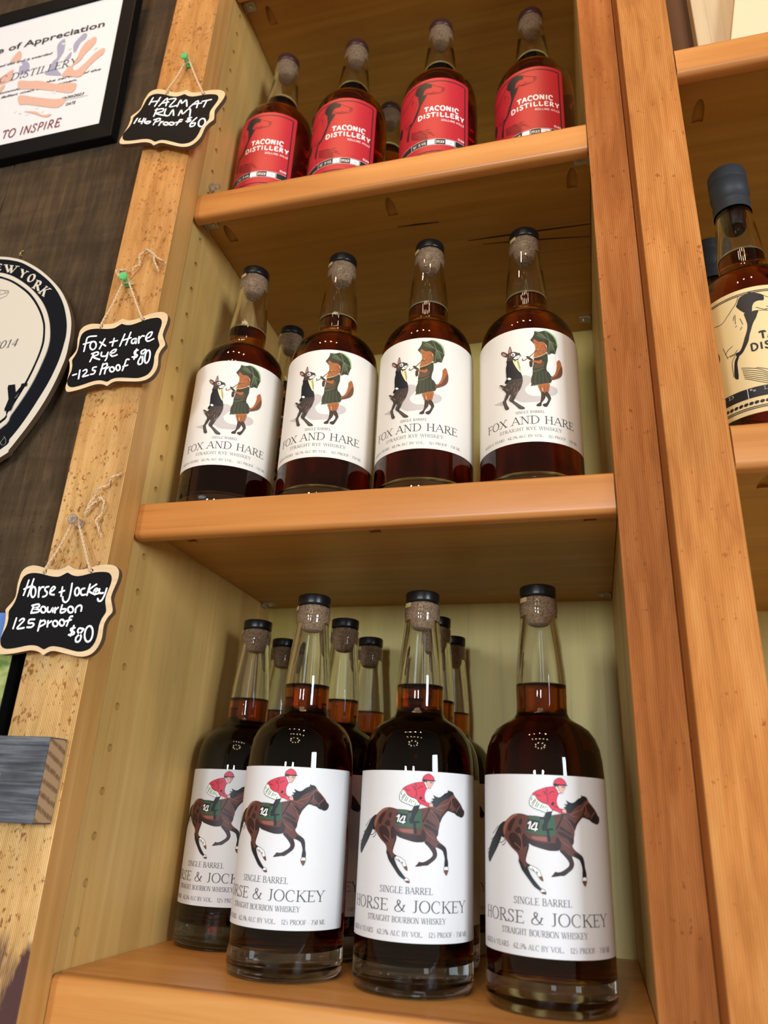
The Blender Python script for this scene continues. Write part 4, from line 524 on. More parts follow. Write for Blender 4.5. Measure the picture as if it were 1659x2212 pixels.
CHALK = {'HORSE':[[(-33,-6.59),(-33.68,-12.62),(-34.46,-18.26)],[(-28.8,-5.58),(-29.59,-12.67),(-30.18,-18.99)],[(-35.31,-13.46),(-28.53,-10.7)],[(-24.07,-16.07),(-23.98,-17.81),(-24.34,-19.16),(-25.06,-19.86),(-26.02,-19.77),(-27.01,-18.91),(-27.86,-17.45),(-28.38,-15.67),(-28.48,-13.92),(-28.13,-12.56),(-27.4,-11.86),(-26.44,-11.95),(-25.43,-12.82),(-24.59,-14.29),(-24.07,-16.07)],[(-22.07,-12.05),(-20.51,-19.77)],[(-21.39,-15.57),(-20.19,-12.42),(-18.02,-12.09)],[(-13.69,-11.79),(-16.15,-12.46),(-16.12,-14.57),(-13.78,-16.34),(-14.14,-18.77),(-16.69,-19.65)],[(-11.22,-16.36),(-7.69,-13.26),(-9.28,-11.84),(-11.1,-13.92),(-10.77,-17.41),(-7.15,-18.13)],[(-2.9,-16.3),(1.12,-15.09)],[(-1.37,-12.28),(-0.76,-19.22)],[(6.37,-9.58),(6.83,-15.83),(6.71,-21.34),(4.66,-23.93),(1.98,-22.68),(0.84,-19.92)],[(14.23,-16.15),(14.16,-17.42),(13.72,-18.39),(13,-18.86),(12.15,-18.75),(11.33,-18.06),(10.7,-16.95),(10.39,-15.62),(10.47,-14.34),(10.91,-13.37),(11.63,-12.89),(12.49,-13.01),(13.31,-13.7),(13.93,-14.82),(14.23,-16.15)],[(18.33,-13.53),(16.12,-13.99),(15.53,-16.26),(17.27,-18.54),(20.04,-18.15)],[(22.22,-10.47),(21.57,-18.71)],[(27.64,-10.54),(22.22,-15.16),(28.37,-18.22)],[(26.5,-16.84),(29.89,-15.03),(28.4,-13.64),(26.78,-15.47),(27.87,-17.74),(30.86,-17.43)],[(31.18,-14.01),(31.77,-17.09),(34.99,-17.12)],[(37.23,-13.73),(36.54,-18.83),(34.85,-22.88),(32.45,-23),(31.47,-21.51)],[(-22.73,-26),(-23.6,-31.85)],[(-24.4,-26.34),(-19.08,-25.32),(-17.89,-27.26),(-22.53,-28.62),(-17.78,-29.32),(-17.41,-31.18),(-23.54,-32.06)],[(-11.3,-29.48),(-11.23,-30.49),(-11.62,-31.29),(-12.38,-31.74),(-13.37,-31.74),(-14.39,-31.29),(-15.24,-30.48),(-15.74,-29.47),(-15.81,-28.45),(-15.42,-27.64),(-14.66,-27.19),(-13.67,-27.2),(-12.65,-27.65),(-11.8,-28.47),(-11.3,-29.48)],[(-10.03,-27.77),(-9.45,-30.71),(-6.95,-31.2),(-5.59,-28.13),(-4.53,-31.4)],[(-3.38,-28.14),(-2.59,-31.88)],[(-2.99,-29.84),(-0.92,-27.94)],[(2.11,-26.11),(2.02,-31.55),(5.44,-31.22),(6.06,-29.19),(2.55,-29.18)],[(12.6,-29.54),(12.63,-30.54),(12.2,-31.34),(11.38,-31.78),(10.35,-31.78),(9.3,-31.33),(8.44,-30.53),(7.94,-29.53),(7.91,-28.53),(8.34,-27.73),(9.16,-27.29),(10.2,-27.29),(11.25,-27.74),(12.11,-28.54),(12.6,-29.54)],[(14.98,-31.58),(14.72,-28.2),(17.33,-26.31),(19.34,-27.54),(19.57,-30.57)],[(-35.41,-35.96),(-36.09,-43.81)],[(-32.11,-37.81),(-29.91,-36.3),(-28.14,-37.66),(-32.78,-43.6),(-26.65,-43.23)],[(-19.12,-36.84),(-23.48,-37.18),(-23.54,-39.7),(-20.12,-39.69),(-18.54,-41.04),(-20.43,-42.74),(-24,-42.75)],[(-13.58,-37.65),(-13.73,-45.4)],[(-13.63,-38.87),(-10.42,-37.64),(-8.97,-40),(-13.53,-42.51)],[(-6.95,-37.98),(-6.35,-42.35)],[(-6.72,-40.2),(-3.99,-38.18)],[(1.96,-39.98),(2.01,-40.91),(1.63,-41.65),(0.9,-42.07),(-0.03,-42.07),(-0.99,-41.66),(-1.78,-40.92),(-2.24,-39.99),(-2.29,-39.06),(-1.91,-38.31),(-1.18,-37.89),(-0.24,-37.89),(0.72,-38.3),(1.5,-39.05),(1.96,-39.98)],[(7.52,-39.3),(7.57,-40.28),(7.21,-41.07),(6.49,-41.51),(5.56,-41.52),(4.6,-41.08),(3.81,-40.29),(3.33,-39.31),(3.27,-38.32),(3.64,-37.52),(4.36,-37.08),(5.3,-37.08),(6.25,-37.52),(7.05,-38.31),(7.52,-39.3)],[(13.3,-34.6),(11.46,-34.94),(10.86,-37.62),(10.14,-41.63)],[(8.45,-38.16),(12.8,-37.08)],[(17.43,-43.06),(14.51,-43.6),(14.66,-45.06),(17.75,-46.36),(17.16,-47.88),(13.66,-48.23)],[(16.28,-41.61),(15.36,-48.88)],[(24.87,-43.89),(21.34,-43.44),(20.68,-45.89),(24.32,-49.15),(23.73,-52.74),(21.17,-53.09),(20.34,-50.48),(22.77,-47.52),(25.34,-44.22)],[(33.68,-47.88),(33.53,-50.3),(32.74,-52.15),(31.48,-53.08),(29.98,-52.91),(28.55,-51.65),(27.45,-49.57),(26.93,-47.06),(27.07,-44.63),(27.85,-42.75),(29.13,-41.81),(30.64,-42),(32.08,-43.27),(33.16,-45.37),(33.68,-47.88)]],'FOX':[[(-23.71,-9.29),(-31.99,-8.85),(-33.15,-14.25),(-33.61,-23.44)],[(-35.39,-15.7),(-27.03,-14.64)],[(-22.08,-20.41),(-22.51,-22.06),(-23.47,-23.11),(-24.77,-23.36),(-26.16,-22.77),(-27.35,-21.44),(-28.12,-19.64),(-28.31,-17.72),(-27.88,-16.07),(-26.91,-15.01),(-25.6,-14.75),(-24.21,-15.36),(-23.02,-16.7),(-22.25,-18.5),(-22.08,-20.41)],[(-18.92,-16.53),(-12.4,-21.8)],[(-14.42,-14.03),(-18.04,-23.7)],[(-8.71,-18.8),(-1.47,-18.31)],[(-5.07,-15.42),(-5.57,-23.06)],[(4.96,-12.87),(1.93,-24.44)],[(10.73,-12.13),(7.79,-24.43)],[(3.18,-19.18),(11.6,-17.82)],[(16.66,-19.5),(13.3,-19.97),(13.1,-23.22),(15.62,-24.06),(17.42,-20.01),(17.44,-24.76)],[(19.55,-18.22),(20.19,-24.9)],[(19.94,-20.85),(22.27,-18.15),(24.59,-18.59)],[(26.48,-21.35),(30.4,-20.27),(31.84,-16.02),(28.5,-16.4),(26.43,-20.98),(28.99,-24.73),(34.18,-23.16)],[(-22.75,-26.88),(-25.43,-35.52)],[(-25.09,-27.56),(-19.62,-26.72),(-18.44,-29.49),(-23.11,-30.84),(-19.88,-33.23),(-16.09,-35)],[(-15.22,-27.88),(-14.93,-31.57),(-10.27,-32.41),(-8.75,-29.05)],[(-8.75,-29.05),(-9.18,-34.78),(-10.17,-37.13)],[(-6.35,-30.94),(-2.32,-30.21),(-1.03,-27.54),(-4.11,-27.71),(-6.42,-30.56),(-3.79,-33.94),(0.59,-33.27)],[(-40.24,-46.67),(-36.81,-46.18)],[(-33.95,-42.71),(-33.74,-51.35)],[(-30.55,-44.02),(-27.93,-43.03),(-26.74,-45.75),(-30.18,-49.81),(-24.34,-49.37)],[(-17.96,-42.24),(-21.06,-42.42),(-20.96,-44.95),(-18.32,-46.12),(-19.23,-48.82),(-22.32,-49)],[(-11.74,-40.09),(-13.06,-50.58)],[(-12.2,-41.45),(-8.24,-40.35),(-7.69,-43.67),(-12.87,-45.63)],[(-8.27,-44.28),(-8.58,-50.64)],[(-8.55,-46.73),(-5.5,-44.41)],[(0.35,-47.91),(0.3,-48.95),(-0.18,-49.7),(-1,-50.03),(-2,-49.86),(-2.99,-49.22),(-3.75,-48.25),(-4.16,-47.13),(-4.11,-46.09),(-3.63,-45.33),(-2.8,-45.01),(-1.8,-45.18),(-0.81,-45.82),(-0.05,-46.8),(0.35,-47.91)],[(5.74,-47.07),(5.74,-48.3),(5.36,-49.22),(4.67,-49.65),(3.79,-49.5),(2.92,-48.8),(2.21,-47.69),(1.81,-46.39),(1.8,-45.15),(2.18,-44.23),(2.88,-43.8),(3.76,-43.95),(4.63,-44.66),(5.34,-45.77),(5.74,-47.07)],[(13.3,-40.21),(10.85,-39.78),(10.02,-43.2),(8.43,-50.37)],[(8.5,-46.49),(12.8,-45.82)],[(20.58,-32.21),(17.9,-32.44),(17.64,-35.27),(20.64,-37.24),(19.58,-39.19),(16.05,-38.2)],[(19.02,-30.84),(18.12,-40.71)],[(27.42,-32.73),(23.93,-34.25),(25.6,-38.84),(26.55,-45.4),(24.11,-47.09),(22.41,-44.67),(24.32,-39.33),(28.32,-34.33),(27.07,-32.67)],[(33.02,-41.36),(32.64,-44.02),(31.88,-45.96),(30.87,-46.82),(29.82,-46.43),(28.94,-44.85),(28.4,-42.4),(28.3,-39.56),(28.68,-36.89),(29.45,-34.92),(30.46,-34.05),(31.52,-34.46),(32.4,-36.05),(32.94,-38.52),(33.02,-41.36)]],'HAZ':[[(-36.66,-6.63),(-36.92,-15.75)],[(-27.68,-6.07),(-28.73,-18.02)],[(-36.85,-12.4),(-27.05,-10.85)],[(-23.51,-17.94),(-18.5,-6.95),(-15.1,-17.35)],[(-21.92,-14.12),(-14.21,-12.13)],[(-15.2,-8.35),(-7.26,-7.79),(-10.35,-18.22),(-2.5,-16.7)],[(-0.97,-18.09),(-1.02,-9.15),(2.94,-13.81),(5.78,-9.08),(10.63,-17.46)],[(14.45,-19.26),(20.51,-9.87),(23.19,-19.13)],[(16.23,-15.05),(26.19,-13.06)],[(25.94,-10.74),(35.61,-8.31)],[(30.89,-9.75),(31.02,-18.09)],[(-24.03,-21.26),(-23.2,-31.6)],[(-25.26,-23.17),(-16.69,-21.15),(-15.7,-24.89),(-22.28,-27.36),(-17.05,-29.14),(-10.93,-30.14)],[(-13.02,-21.56),(-11.06,-29.02),(-5.27,-30.3),(-4.03,-22.35),(0.43,-29.73)],[(6.32,-29.61),(6.35,-22.65),(10.46,-27.68),(13.67,-22.06),(16.79,-21.55),(20.1,-30.25)],[(-42.21,-34.83),(-42.78,-41.44)],[(-38.47,-35.22),(-38.3,-38.98),(-33.32,-38.39)],[(-33.91,-34.65),(-33.39,-41.67)],[(-31.5,-35.07),(-30.44,-39.73),(-25.61,-41.47),(-23.57,-38.63),(-28.75,-38.75)],[(-17.7,-34.76),(-18.06,-42.67)],[(-20.44,-36.22),(-14.51,-34.22),(-13.13,-36.98),(-17.96,-39.42)],[(-10.75,-38.32),(-10.79,-43.41)],[(-10.88,-40.64),(-8.2,-38.26)],[(-0.68,-40.84),(-0.57,-41.64),(-1.03,-42.29),(-1.97,-42.67),(-3.2,-42.7),(-4.49,-42.38),(-5.58,-41.77),(-6.25,-40.98),(-6.36,-40.19),(-5.9,-39.53),(-4.96,-39.15),(-3.72,-39.12),(-2.43,-39.45),(-1.34,-40.06),(-0.68,-40.84)],[(6.28,-40.67),(6.36,-41.46),(5.84,-42.11),(4.8,-42.49),(3.46,-42.53),(2.08,-42.21),(0.93,-41.6),(0.24,-40.82),(0.16,-40.02),(0.69,-39.37),(1.73,-38.99),(3.07,-38.96),(4.45,-39.28),(5.6,-39.89),(6.28,-40.67)],[(13.78,-35.44),(10.86,-35.51),(10.74,-38.72),(9.99,-42.4)],[(7.62,-39.26),(13.62,-37.74)],[(23.24,-32.48),(19.74,-33.01),(20.82,-35.28),(23.92,-35.66),(23.54,-37.5),(19.21,-37.15)],[(21.79,-32.05),(21.5,-38.46)],[(29.41,-32.35),(26.04,-39.26),(27.35,-43.76),(31.01,-42.76),(30.95,-39.14),(27.29,-40.14)],[(42.47,-40.3),(42.01,-42.25),(40.86,-43.46),(39.23,-43.69),(37.45,-42.89),(35.86,-41.22),(34.79,-39.01),(34.45,-36.68),(34.91,-34.72),(36.07,-33.5),(37.71,-33.28),(39.5,-34.09),(41.08,-35.78),(42.14,-37.99),(42.47,-40.3)]]}
PLACE = {'HORSE':(-0.0213,0.2647,-0.0197),'FOX':(-0.0215,0.4905,0.0476),'HAZ':(-0.0061,0.7671,-0.283)}
TAILS = {'FOX':[[(-28.1,550.6),(-25.3,554.9),(-21.9,560),(-21.9,567.4),(-20.1,573.6),(-14.9,573.5),(-8.4,566.5),(-4.8,558.6),(-1.2,550.7)],[(-17.4,574.8),(-11.5,571.2),(-4.4,564.6),(4.1,557.8)],[(-24.9,538),(-31.6,542.4),(-41.5,550.5),(-43.8,554.5),(-40.2,555.1),(-34.1,554.5)],[(-34.9,554.6),(-40.1,554.7),(-41.8,552.1),(-34.4,545.2),(-25.3,540.1)]],'HORSE':[[(-23.4,313.5),(-19,320.8),(-17.4,328.5),(-13,334.4),(-7.2,337.9),(-3.4,343.1),(0.9,346.3)],[(-22.8,312.7),(-18.4,318.5),(-14.9,324.4),(-11.2,326.5),(-7.4,323.9),(-5.5,319.2),(-8.1,312.5),(-9.2,306.6),(-7,300.5),(-4.7,297)]]}
OVAL = {'o':[(-200.9,612.1),(-188,608.8),(-170.7,602),(-153.9,591.6),(-139.6,580.6),(-124.7,566.8),(-112.4,553),(-101.8,536.5),(-94.2,519.6),(-90.9,504.8),(-89.8,491.7),(-89.5,477.8),(-91.5,464.4),(-94.4,451.3),(-98.9,436.5),(-105.2,421.1),(-111.9,407.9),(-118.9,395.9),(-125.3,385.8),(-132.6,378.8)],'r':[(-199.9,608.5),(-187,605.1),(-171.1,598.9),(-154.1,588),(-139.8,577),(-126.5,564.7),(-115.3,551.2),(-106,536),(-98.6,518),(-95.3,503.3),(-95,491.3),(-95.8,477.5),(-97.9,465.2),(-101.6,451.1),(-107.2,436.4),(-114.2,420),(-120.9,406.8),(-127.4,396.7),(-134.9,386.6)],'i':[(-194.3,589.5),(-186.5,587.2),(-174.3,581.2),(-160,571.5),(-146.7,560.4),(-134.2,547.3),(-124.8,534.3),(-118,520.9),(-113.6,508.1),(-111.3,496.8),(-111.2,486),(-113,474.4),(-115.8,461.1),(-119.7,448),(-125.5,434.3),(-132.2,420.9),(-140.8,406.8)],'t':[(-193,585),(-185,581.8),(-174.1,576.3),(-161.2,567.5),(-149.4,557.9),(-138.3,545.6),(-128.4,531.5),(-121.6,518.1),(-118.9,508.8),(-116.6,496.4),(-117,485.6),(-118.5,475.1),(-121.3,461.8),(-125.2,448.7),(-130.1,435.9),(-136.1,423.3),(-142.3,411.9)],'tt':[(-192,581.8),(-184.2,579),(-173.2,573.1),(-161,564.5),(-149.8,555),(-139.4,543.5),(-130.4,530.7),(-123.9,518.4),(-120.9,509.1),(-118.8,496.7),(-119,485.9),(-120.5,475.4),(-123.2,463),(-127.1,449.9),(-132,437.1),(-137.8,425.5),(-143,414.5)]}
OVL = {'E':[(-201.3,595),(-193.5,592.8),(-194,600.6),(-201.2,602.7)],'W':[(-186.5,590.3),(-176.8,585.8),(-173.3,594.4),(-190,599.2)],'Y':[(-167.7,580.6),(-162.9,578),(-159.1,585.2),(-167.9,589.8)],'O':[(-158,574.8),(-151,570),(-147.4,577.7),(-154.4,582.6)],'R':[(-148.9,564.3),(-139.5,558.6),(-137.5,568.3),(-145.4,572.6)],'K':[(-139.9,556.9),(-131.9,551),(-125.3,558.1),(-132.8,563.4)]}
OVM = {'2014':[(-173.8,496.5),(-145.5,494.9),(-147.9,503.5)],'Y':[(-144.7,425.7),(-125.8,424.2),(-132.9,449.6),(-152,450.7)],'n':[(-165.4,475.7),(-159.9,475),(-161.9,481.8)],'D':[(-137.2,394.6),(-131.7,388.3),(-128.7,393.8),(-134,399.7)]}
NOSE = [[(-193.1,561.4),(-189.5,569.2),(-185.7,566.2),(-180,564.7),(-174.8,563.2),(-174.7,560.2),(-176.2,557.5),(-181,555.9),(-184.3,555.3),(-189.5,557.3)],[(-184.5,560),(-181.2,560.7),(-177.7,560.7)],[(-179.9,564.1),(-177.3,561.3),(-175.2,562.1)],[(-193.1,561.4),(-189.5,569.2),(-185,563.7),(-185.4,559),(-188.3,557.1)]]
CERT = {'s':[[(-269.3,151.8),(-266.6,159.5),(-260.7,167),(-256.1,163.6),(-254.4,153.2),(-259.5,150.4)],[(-274.3,132.2),(-266.6,137.1),(-261.2,138.3),(-262.2,128.9),(-269.9,129.6)],[(-278.7,129.3),(-264.9,129.6),(-261.9,121.9),(-276.3,118.9)],[(-275.2,114.5),(-268.2,116.8),(-270.2,109.1),(-273.2,105.8)],[(-249.1,117.8),(-233.8,113),(-219.7,109.8),(-203.6,102.1),(-191.9,97.6),(-180.9,96),(-165.7,90.6),(-170.5,78.7),(-195.9,88.1),(-222,97.6),(-244,103.5),(-248.9,108.9)],[(-243.8,94),(-219.3,84.9),(-193.4,75.6),(-176,71),(-184.6,60.9),(-210,69.4),(-229.7,77),(-240.6,79.9)],[(-231.1,66.9),(-214.5,62.7),(-203.3,54.7),(-191.9,53.8),(-195.3,50.1),(-202.7,52),(-216.3,59.9)],[(-189.3,109),(-183,119.3),(-176.6,122.9),(-172.4,132.6),(-170.8,143.1),(-165.4,152.5),(-156.9,158.3),(-151.9,156.8),(-151.2,149.7),(-155.3,142.7),(-162.2,135.1),(-168.6,124.7),(-176,120.1),(-173.4,112.6),(-167.7,113.7),(-159.6,120.8),(-149.8,131.5),(-141.3,136.5),(-136.9,135.3),(-137.4,128),(-143.6,123),(-153.6,113.8),(-162.8,100.4),(-177.9,105.1)]],'l':[[(-253.2,133.3),(-253.1,144.5),(-249.1,148.9),(-241.8,144),(-238.5,134.8),(-241.6,126),(-250.5,127.1)],[(-214.2,118.5),(-208.5,126.4),(-206.7,135.5),(-201.7,141),(-205.3,158.7),(-201.8,166.1),(-195.9,167.1),(-193.8,149.7),(-195.9,142.1),(-200.7,129.7),(-197.7,120.7),(-189.6,110.4),(-200.9,112.8)],[(-181.5,148.9),(-181.6,155.9),(-176.9,162.9),(-170.8,168.7),(-166.2,166.6),(-166.7,159.8),(-173,154.7),(-175.9,144.5),(-178.9,141.3)],[(-191.3,131.2),(-186.9,139.5),(-182.9,143.8),(-182.5,135.5),(-187.8,131.5)]]}
SPLITS = [[(.258,.1020),(.285,.1022),(.335,.1030),(.3795,.1043)],[(.272,.1100),(.30,.1125),(.34,.1165),(.3795,.1216)],[(.192,.0682),(.212,.0690),(.234,.0704)]]

# ------------------------------------------------------------------ setting: plank wall behind the left side
b = MB()
seams = (-0.86, -0.655, -0.445, -0.2365, 0.0)
for i, (a, c) in enumerate(zip(seams, seams[1:])):
    b.box((a+.0008, WY-(.0006 if i % 2 else 0), -.35), (c-.0008, WY+.018, 1.6), M['wall'])
b.box((-0.86, WY+.004, -.35), (-.001, WY+.02, 1.6), M['darkwood'])
tag(b.build('wall_back', bevel=.0008, segs=1), kind='structure')

# ------------------------------------------------------------------ left cabinet: case
case = thing('shelf_cabinet', 'tall birch cabinet bay holding three rows of whiskey and rum bottles', 'cabinet')
b = MB(); b.box((-.018, 0.0, -.35), (0, BD+.006, 1.6), M['panel']); sp = b.build('side_panel', case)
ct = MB()
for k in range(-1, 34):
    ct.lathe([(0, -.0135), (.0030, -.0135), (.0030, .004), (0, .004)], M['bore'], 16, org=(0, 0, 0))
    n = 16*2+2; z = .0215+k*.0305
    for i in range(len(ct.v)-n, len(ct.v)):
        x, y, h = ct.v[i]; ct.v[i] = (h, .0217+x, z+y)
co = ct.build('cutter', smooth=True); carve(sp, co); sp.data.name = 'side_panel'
b = MB(); b.box((BW, 0.0, -.35), (BW+.018, BD+.006, 1.6), M['panel']); b.build('side_panel', case)
b = MB(); b.box((0, BD, -.35), (BW, BD+.006, 1.6), M['back']); b.build('back_panel', case)

# rough boards standing in front of the case
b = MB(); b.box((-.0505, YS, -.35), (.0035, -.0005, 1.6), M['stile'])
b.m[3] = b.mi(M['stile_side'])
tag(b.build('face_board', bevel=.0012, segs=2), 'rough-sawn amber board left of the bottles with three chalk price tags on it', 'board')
b = MB(); b.box((.3774, -.003, -.35), (.4081, -.0005, 1.6), M['strip'])
tag(b.build('face_board', bevel=.0006, segs=2), 'narrow reddish board right of the bottle shelves, set back beside the orange post', 'board')
b = MB(); b.box((.4085, -.034, -.35), (.4477, .012, 1.6), M['post'])
tag(b.build('wooden_post', bevel=.0014, segs=2), 'thick orange-brown wooden post standing proud between the two cabinet bays', 'post')

# shelves
def bracket(parent, x, y, z, sx):
    b = MB()
    b.box((min(x, x+sx*.013), y-.0055, z-.0012), (max(x, x+sx*.013), y+.0055, z), M['bracket'])
    b.box((min(x, x+sx*.0012), y-.0055, z-.0095 if False else z-.004), (max(x, x+sx*.0012), y+.0055, z), M['bracket'])
    b.lathe([(0, z-.0026), (.0016, z-.0024), (.0022, z-.0012), (0, z-.0012)], M['steel'], 12, org=(x+sx*.008, y, 0))
    return b.build('bracket', parent)
def shelf(x0, x1, yf, yb, z, label, holes, brks, nose=(0.0, 0.0), bottom=NT, round_end=True, edge='nosing', top='ply'):
    r = thing('shelf', label, 'shelf', (0, 0, 0))
    b = MB(); b.box((x0+.0006, yf+.0107, z-BT), (x1-.0006, yb-.0006, z), M[top]); bd = b.build('board', r)
    if holes:
        ct = MB()
        for hx, hy in holes:
            n0 = len(ct.v)
            ct.lathe([(0, -.03), (.0050, -.031), (.0050, .03), (0, .03)], M['ply'], 18)
            t = radians(16)
            for i in range(n0, len(ct.v)):
                x, y, h = ct.v[i]            # axis rises towards the front edge
                yy, zz = -h*cos(t)-y*sin(t), h*sin(t)-y*cos(t)
                ct.v[i] = (hx+x, hy+yy-.0215, z-BT+zz+.0070)
        carve(bd, ct.build('cutter', smooth=True)); bd.data.name = 'board'
    b = MB(); prof = []; ya, yb_, za, zb = yf-.0015, yf+.0105, z-bottom, z+.0002; rr = .0046
    for cy_, cz_, a0, ra in ((yb_-.001, zb-.001, 90, .001), (ya+rr*.8, zb-rr*.8, 90, rr*.8), (ya+rr, za+rr, 180, rr), (yb_-.002, za+.002, 270, .002)):
        s_ = 1 if a0 != 90 or cy_ != yb_-.001 else -1
        for q in range(6):
            a = radians(a0+(90*q/5 if s_ > 0 else -90+90*q/5)); prof.append((cy_+ra*cos(a), cz_+ra*sin(a)))
    my, mz = (ya+yb_)/2, (za+zb)/2; rings = []
    for xo, ins in (((0, .0035), (.0012, .0012), (.0038, 0.0)) if round_end else ((0, 0.0),))+((x1-nose[1]-x0-nose[0], 0.0),):
        rings.append([(x0+nose[0]+xo, my+(y-my)*(1-ins/(yb_-my)), mz+(zz-mz)*(1-ins/(zb-mz))) for y, zz in prof])
    n_ = len(prof); vs = [p for rg in rings for p in rg]
    fs = [(i*n_+k, i*n_+(k+1) % n_, (i+1)*n_+(k+1) % n_, (i+1)*n_+k) for i in range(len(rings)-1) for k in range(n_)]
    fs += [tuple(range(n_)), tuple((len(rings)-1)*n_+k for k in reversed(range(n_)))]
    b.add(vs, fs, M[edge]); b.build('nosing', r, smooth=True, angle=radians(50))
    for q in brks: bracket(r, *q)
    return r
LB = 'orange pine shelf '
shelf(0, BW, 0, BD, Z1, LB+'under the white horse and jockey bottles, lowest in the bay', [], [], (.0005, .0032), .045, edge='nosing_gold', top='board_gold')
shelf(0, BW, 0, BD, Z2, LB+'under the four fox and hare bottles', [(.0242, .046), (.1909, .046), (.3602, .044)], [(BW-.0016, .2546, Z2-BT, -1), (.0016, .2603, Z2-BT, 1)], (.0004, .0032))
rum_shelf = shelf(0, BW, 0, BD, Z3, LB+'under the red-label rum bottles', [(.0197, .044), (.1918, .044), (.3634, .046)], [(.0016, .0241, Z3-BT, 1), (BW-.0016, .023, Z3-BT, -1), (BW-.0016, .257, Z3-BT, -1)], (.0004, .0032), edge='nosing')
def split_mark(parent, pts, w):          # open splits in the veneer under the rum shelf
    z = Z3-BT; m = MB(); n = len(pts)
    for k in range(n-1):
        (x0, y0), (x1, y1) = pts[k], pts[k+1]; a = w*(.35 if k == 0 else 1); c = w*(.5 if k == n-2 else 1)
        m.add([(x0, y0-a, z-.00015), (x0, y0+a, z-.00015), (x1, y1+c, z-.00015), (x1, y1-c, z-.00015), (x0, y0-a, z+.0004), (x0, y0+a, z+.0004), (x1, y1+c, z+.0004), (x1, y1-c, z+.0004)],
              [(0, 1, 2, 3), (4, 7, 6, 5), (0, 4, 5, 1), (1, 5, 6, 2), (2, 6, 7, 3), (3, 7, 4, 0)], M['split'])
    m.build('veneer_split', parent)
M['split'] = flat('dark_veneer_split', (.035, .016, .007), .8)
split_mark(rum_shelf, SPLITS[0], .0011); split_mark(rum_shelf, SPLITS[1], .0008); split_mark(rum_shelf, SPLITS[2], .0011)
shelf(0, BW, 0, BD, Z4, LB+'at the very top, above the rum bottles with only its underside showing', [(.0277, .044)], [(.0016, .0252, Z4-BT, 1)], (.0004, .0032))

# right-hand bay
case2 = thing('shelf_cabinet', 'neighbouring cabinet bay right of the orange post', 'cabinet')
RX0, RX1, RYF, RBD = .4480, .86, -.0322, .385
RZ2, RZ3 = .3472, .6951
b = MB(); b.box((.4310, .0125, -.35), (.4474, RBD, 1.6), M['panel']); b.build('side_panel', case2)
b = MB(); b.box((RX1, -.03, -.35), (RX1+.018, RBD, 1.6), M['panel']); b.build('side_panel', case2)
b = MB(); b.box((RX0, RBD, -.35), (RX1, RBD+.006, 1.6), M['back']); b.build('back_panel', case2)
shelf(RX0, RX1, RYF, RBD, RZ2, LB+'right of the post, under the tan-label bottle', [(.4790, .030), (.66, .030)], [], (.0002, 0), NT, False)
shelf(RX0, RX1, RYF, RBD, RZ3, LB+'right of the post, under two pale boards near the top', [(.4715, .021), (.66, .021)], [], (.0002, 0), .0290, False)
b = MB(); b.box((.4485, .050, RZ3+.0002), (.64, .062, RZ3+.31), M['darkwood'])  # added dark sheet standing in for the shaded back of this bay
tag(b.build('shade_panel', bevel=.001), 'added dark red-brown panel painting the shade behind the pale boards, upper right shelf', 'board')
b = MB(); b.box((.480, .020, RZ3+.0002), (.5235, .034, RZ3+.30), M['pale'])
tag(b.build('pale_board', bevel=.001), 'pale knotty pine board standing upright on the upper right shelf', 'board')
b = MB(); b.add([(x, y, z) for y in (.006, .019) for x, z in ((.494, RZ3+.0004), (.70, RZ3+.0004), (.70, RZ3+.30), (.540, RZ3+.30), (.5185, RZ3+.1322))],
      [(0, 1, 2, 3, 4), (9, 8, 7, 6, 5), (0, 5, 6, 1), (1, 6, 7, 2), (2, 7, 8, 3), (3, 8, 9, 4), (4, 9, 5, 0)], flat('plain_birch', (.72, .55, .34), .55))
tag(b.build('pale_board', bevel=.0008), 'brighter plain board with a slanted edge in front of the knotty pine board', 'board')

# clear peg in a hole above the rum shelf
b = MB(); b.lathe([(0, -.010), (.0027, -.010), (.0027, .001), (.004, .0015), (.004, .004), (.0027, .0055), (.0027, .011), (.0, .0115)], M['clear_pin'], 18)
for i, (x, y, h) in enumerate(b.v): b.v[i] = (h, .0217+x, Z3+.0325+y)
tag(b.build('shelf_peg', smooth=True), 'clear plastic shelf peg stuck in the side panel above the rum shelf', 'peg')

# ------------------------------------------------------------------ bottles
R = 0.0411
OUT = [(0, .0018), (.030, .0010), (.0355, .0), (.0388, .0012), (.0405, .0038), (.0411, .008), (.0411, .128), (.0408, .138), (.0402, .147), (.0388, .1555), (.0362, .1622), (.0325, .1675), (.0275, .1712), (.0228, .1738), (.0196, .1762), (.0181, .1792),
       (.0178, .184), (.0180, .192), (.0180, .200), (.0174, .210), (.0160, .227), (.0146, .241), (.0138, .2485), (.0137, .2515), (.01405, .2530), (.0143, .2545), (.0143, .2566), (.0140, .2576), (.0140, .2615), (.0137, .2632), (.0128, .2640)]
INN = [(.0106, .2640), (.0103, .2630), (.0102, .2510), (.0106, .243), (.0128, .227), (.0146, .210), (.0153, .200), (.0152, .190), (.0150, .180), (.0160, .1752), (.0195, .1722), (.0245, .1692), (.0300, .1652), (.0340, .1600), (.0362, .1535), (.0376, .146), (.0384, .136), (.0386, .124), (.0386, .026), (.0380, .0215), (.0355, .0185), (.030, .0172), (.018, .0178), (0, .0185)]
LIQ_TOP = .1985
def liquid_profile():          # fills the cavity; its wall is the glass-to-spirit boundary
    return list(reversed(INN))[0:1]+[q for q in reversed(INN[:-1]) if q[1] < LIQ_TOP]+[(.01525, LIQ_TOP-.0002), (.0146, LIQ_TOP-.0003), (0, LIQ_TOP-.0003)]
def wrap(off0=.00014, step=.000009):
    return lambda u, v, k: ((R+off0+k*step)*sin(u*.001/R), -(R+off0+k*step)*cos(u*.001/R), v*.001)
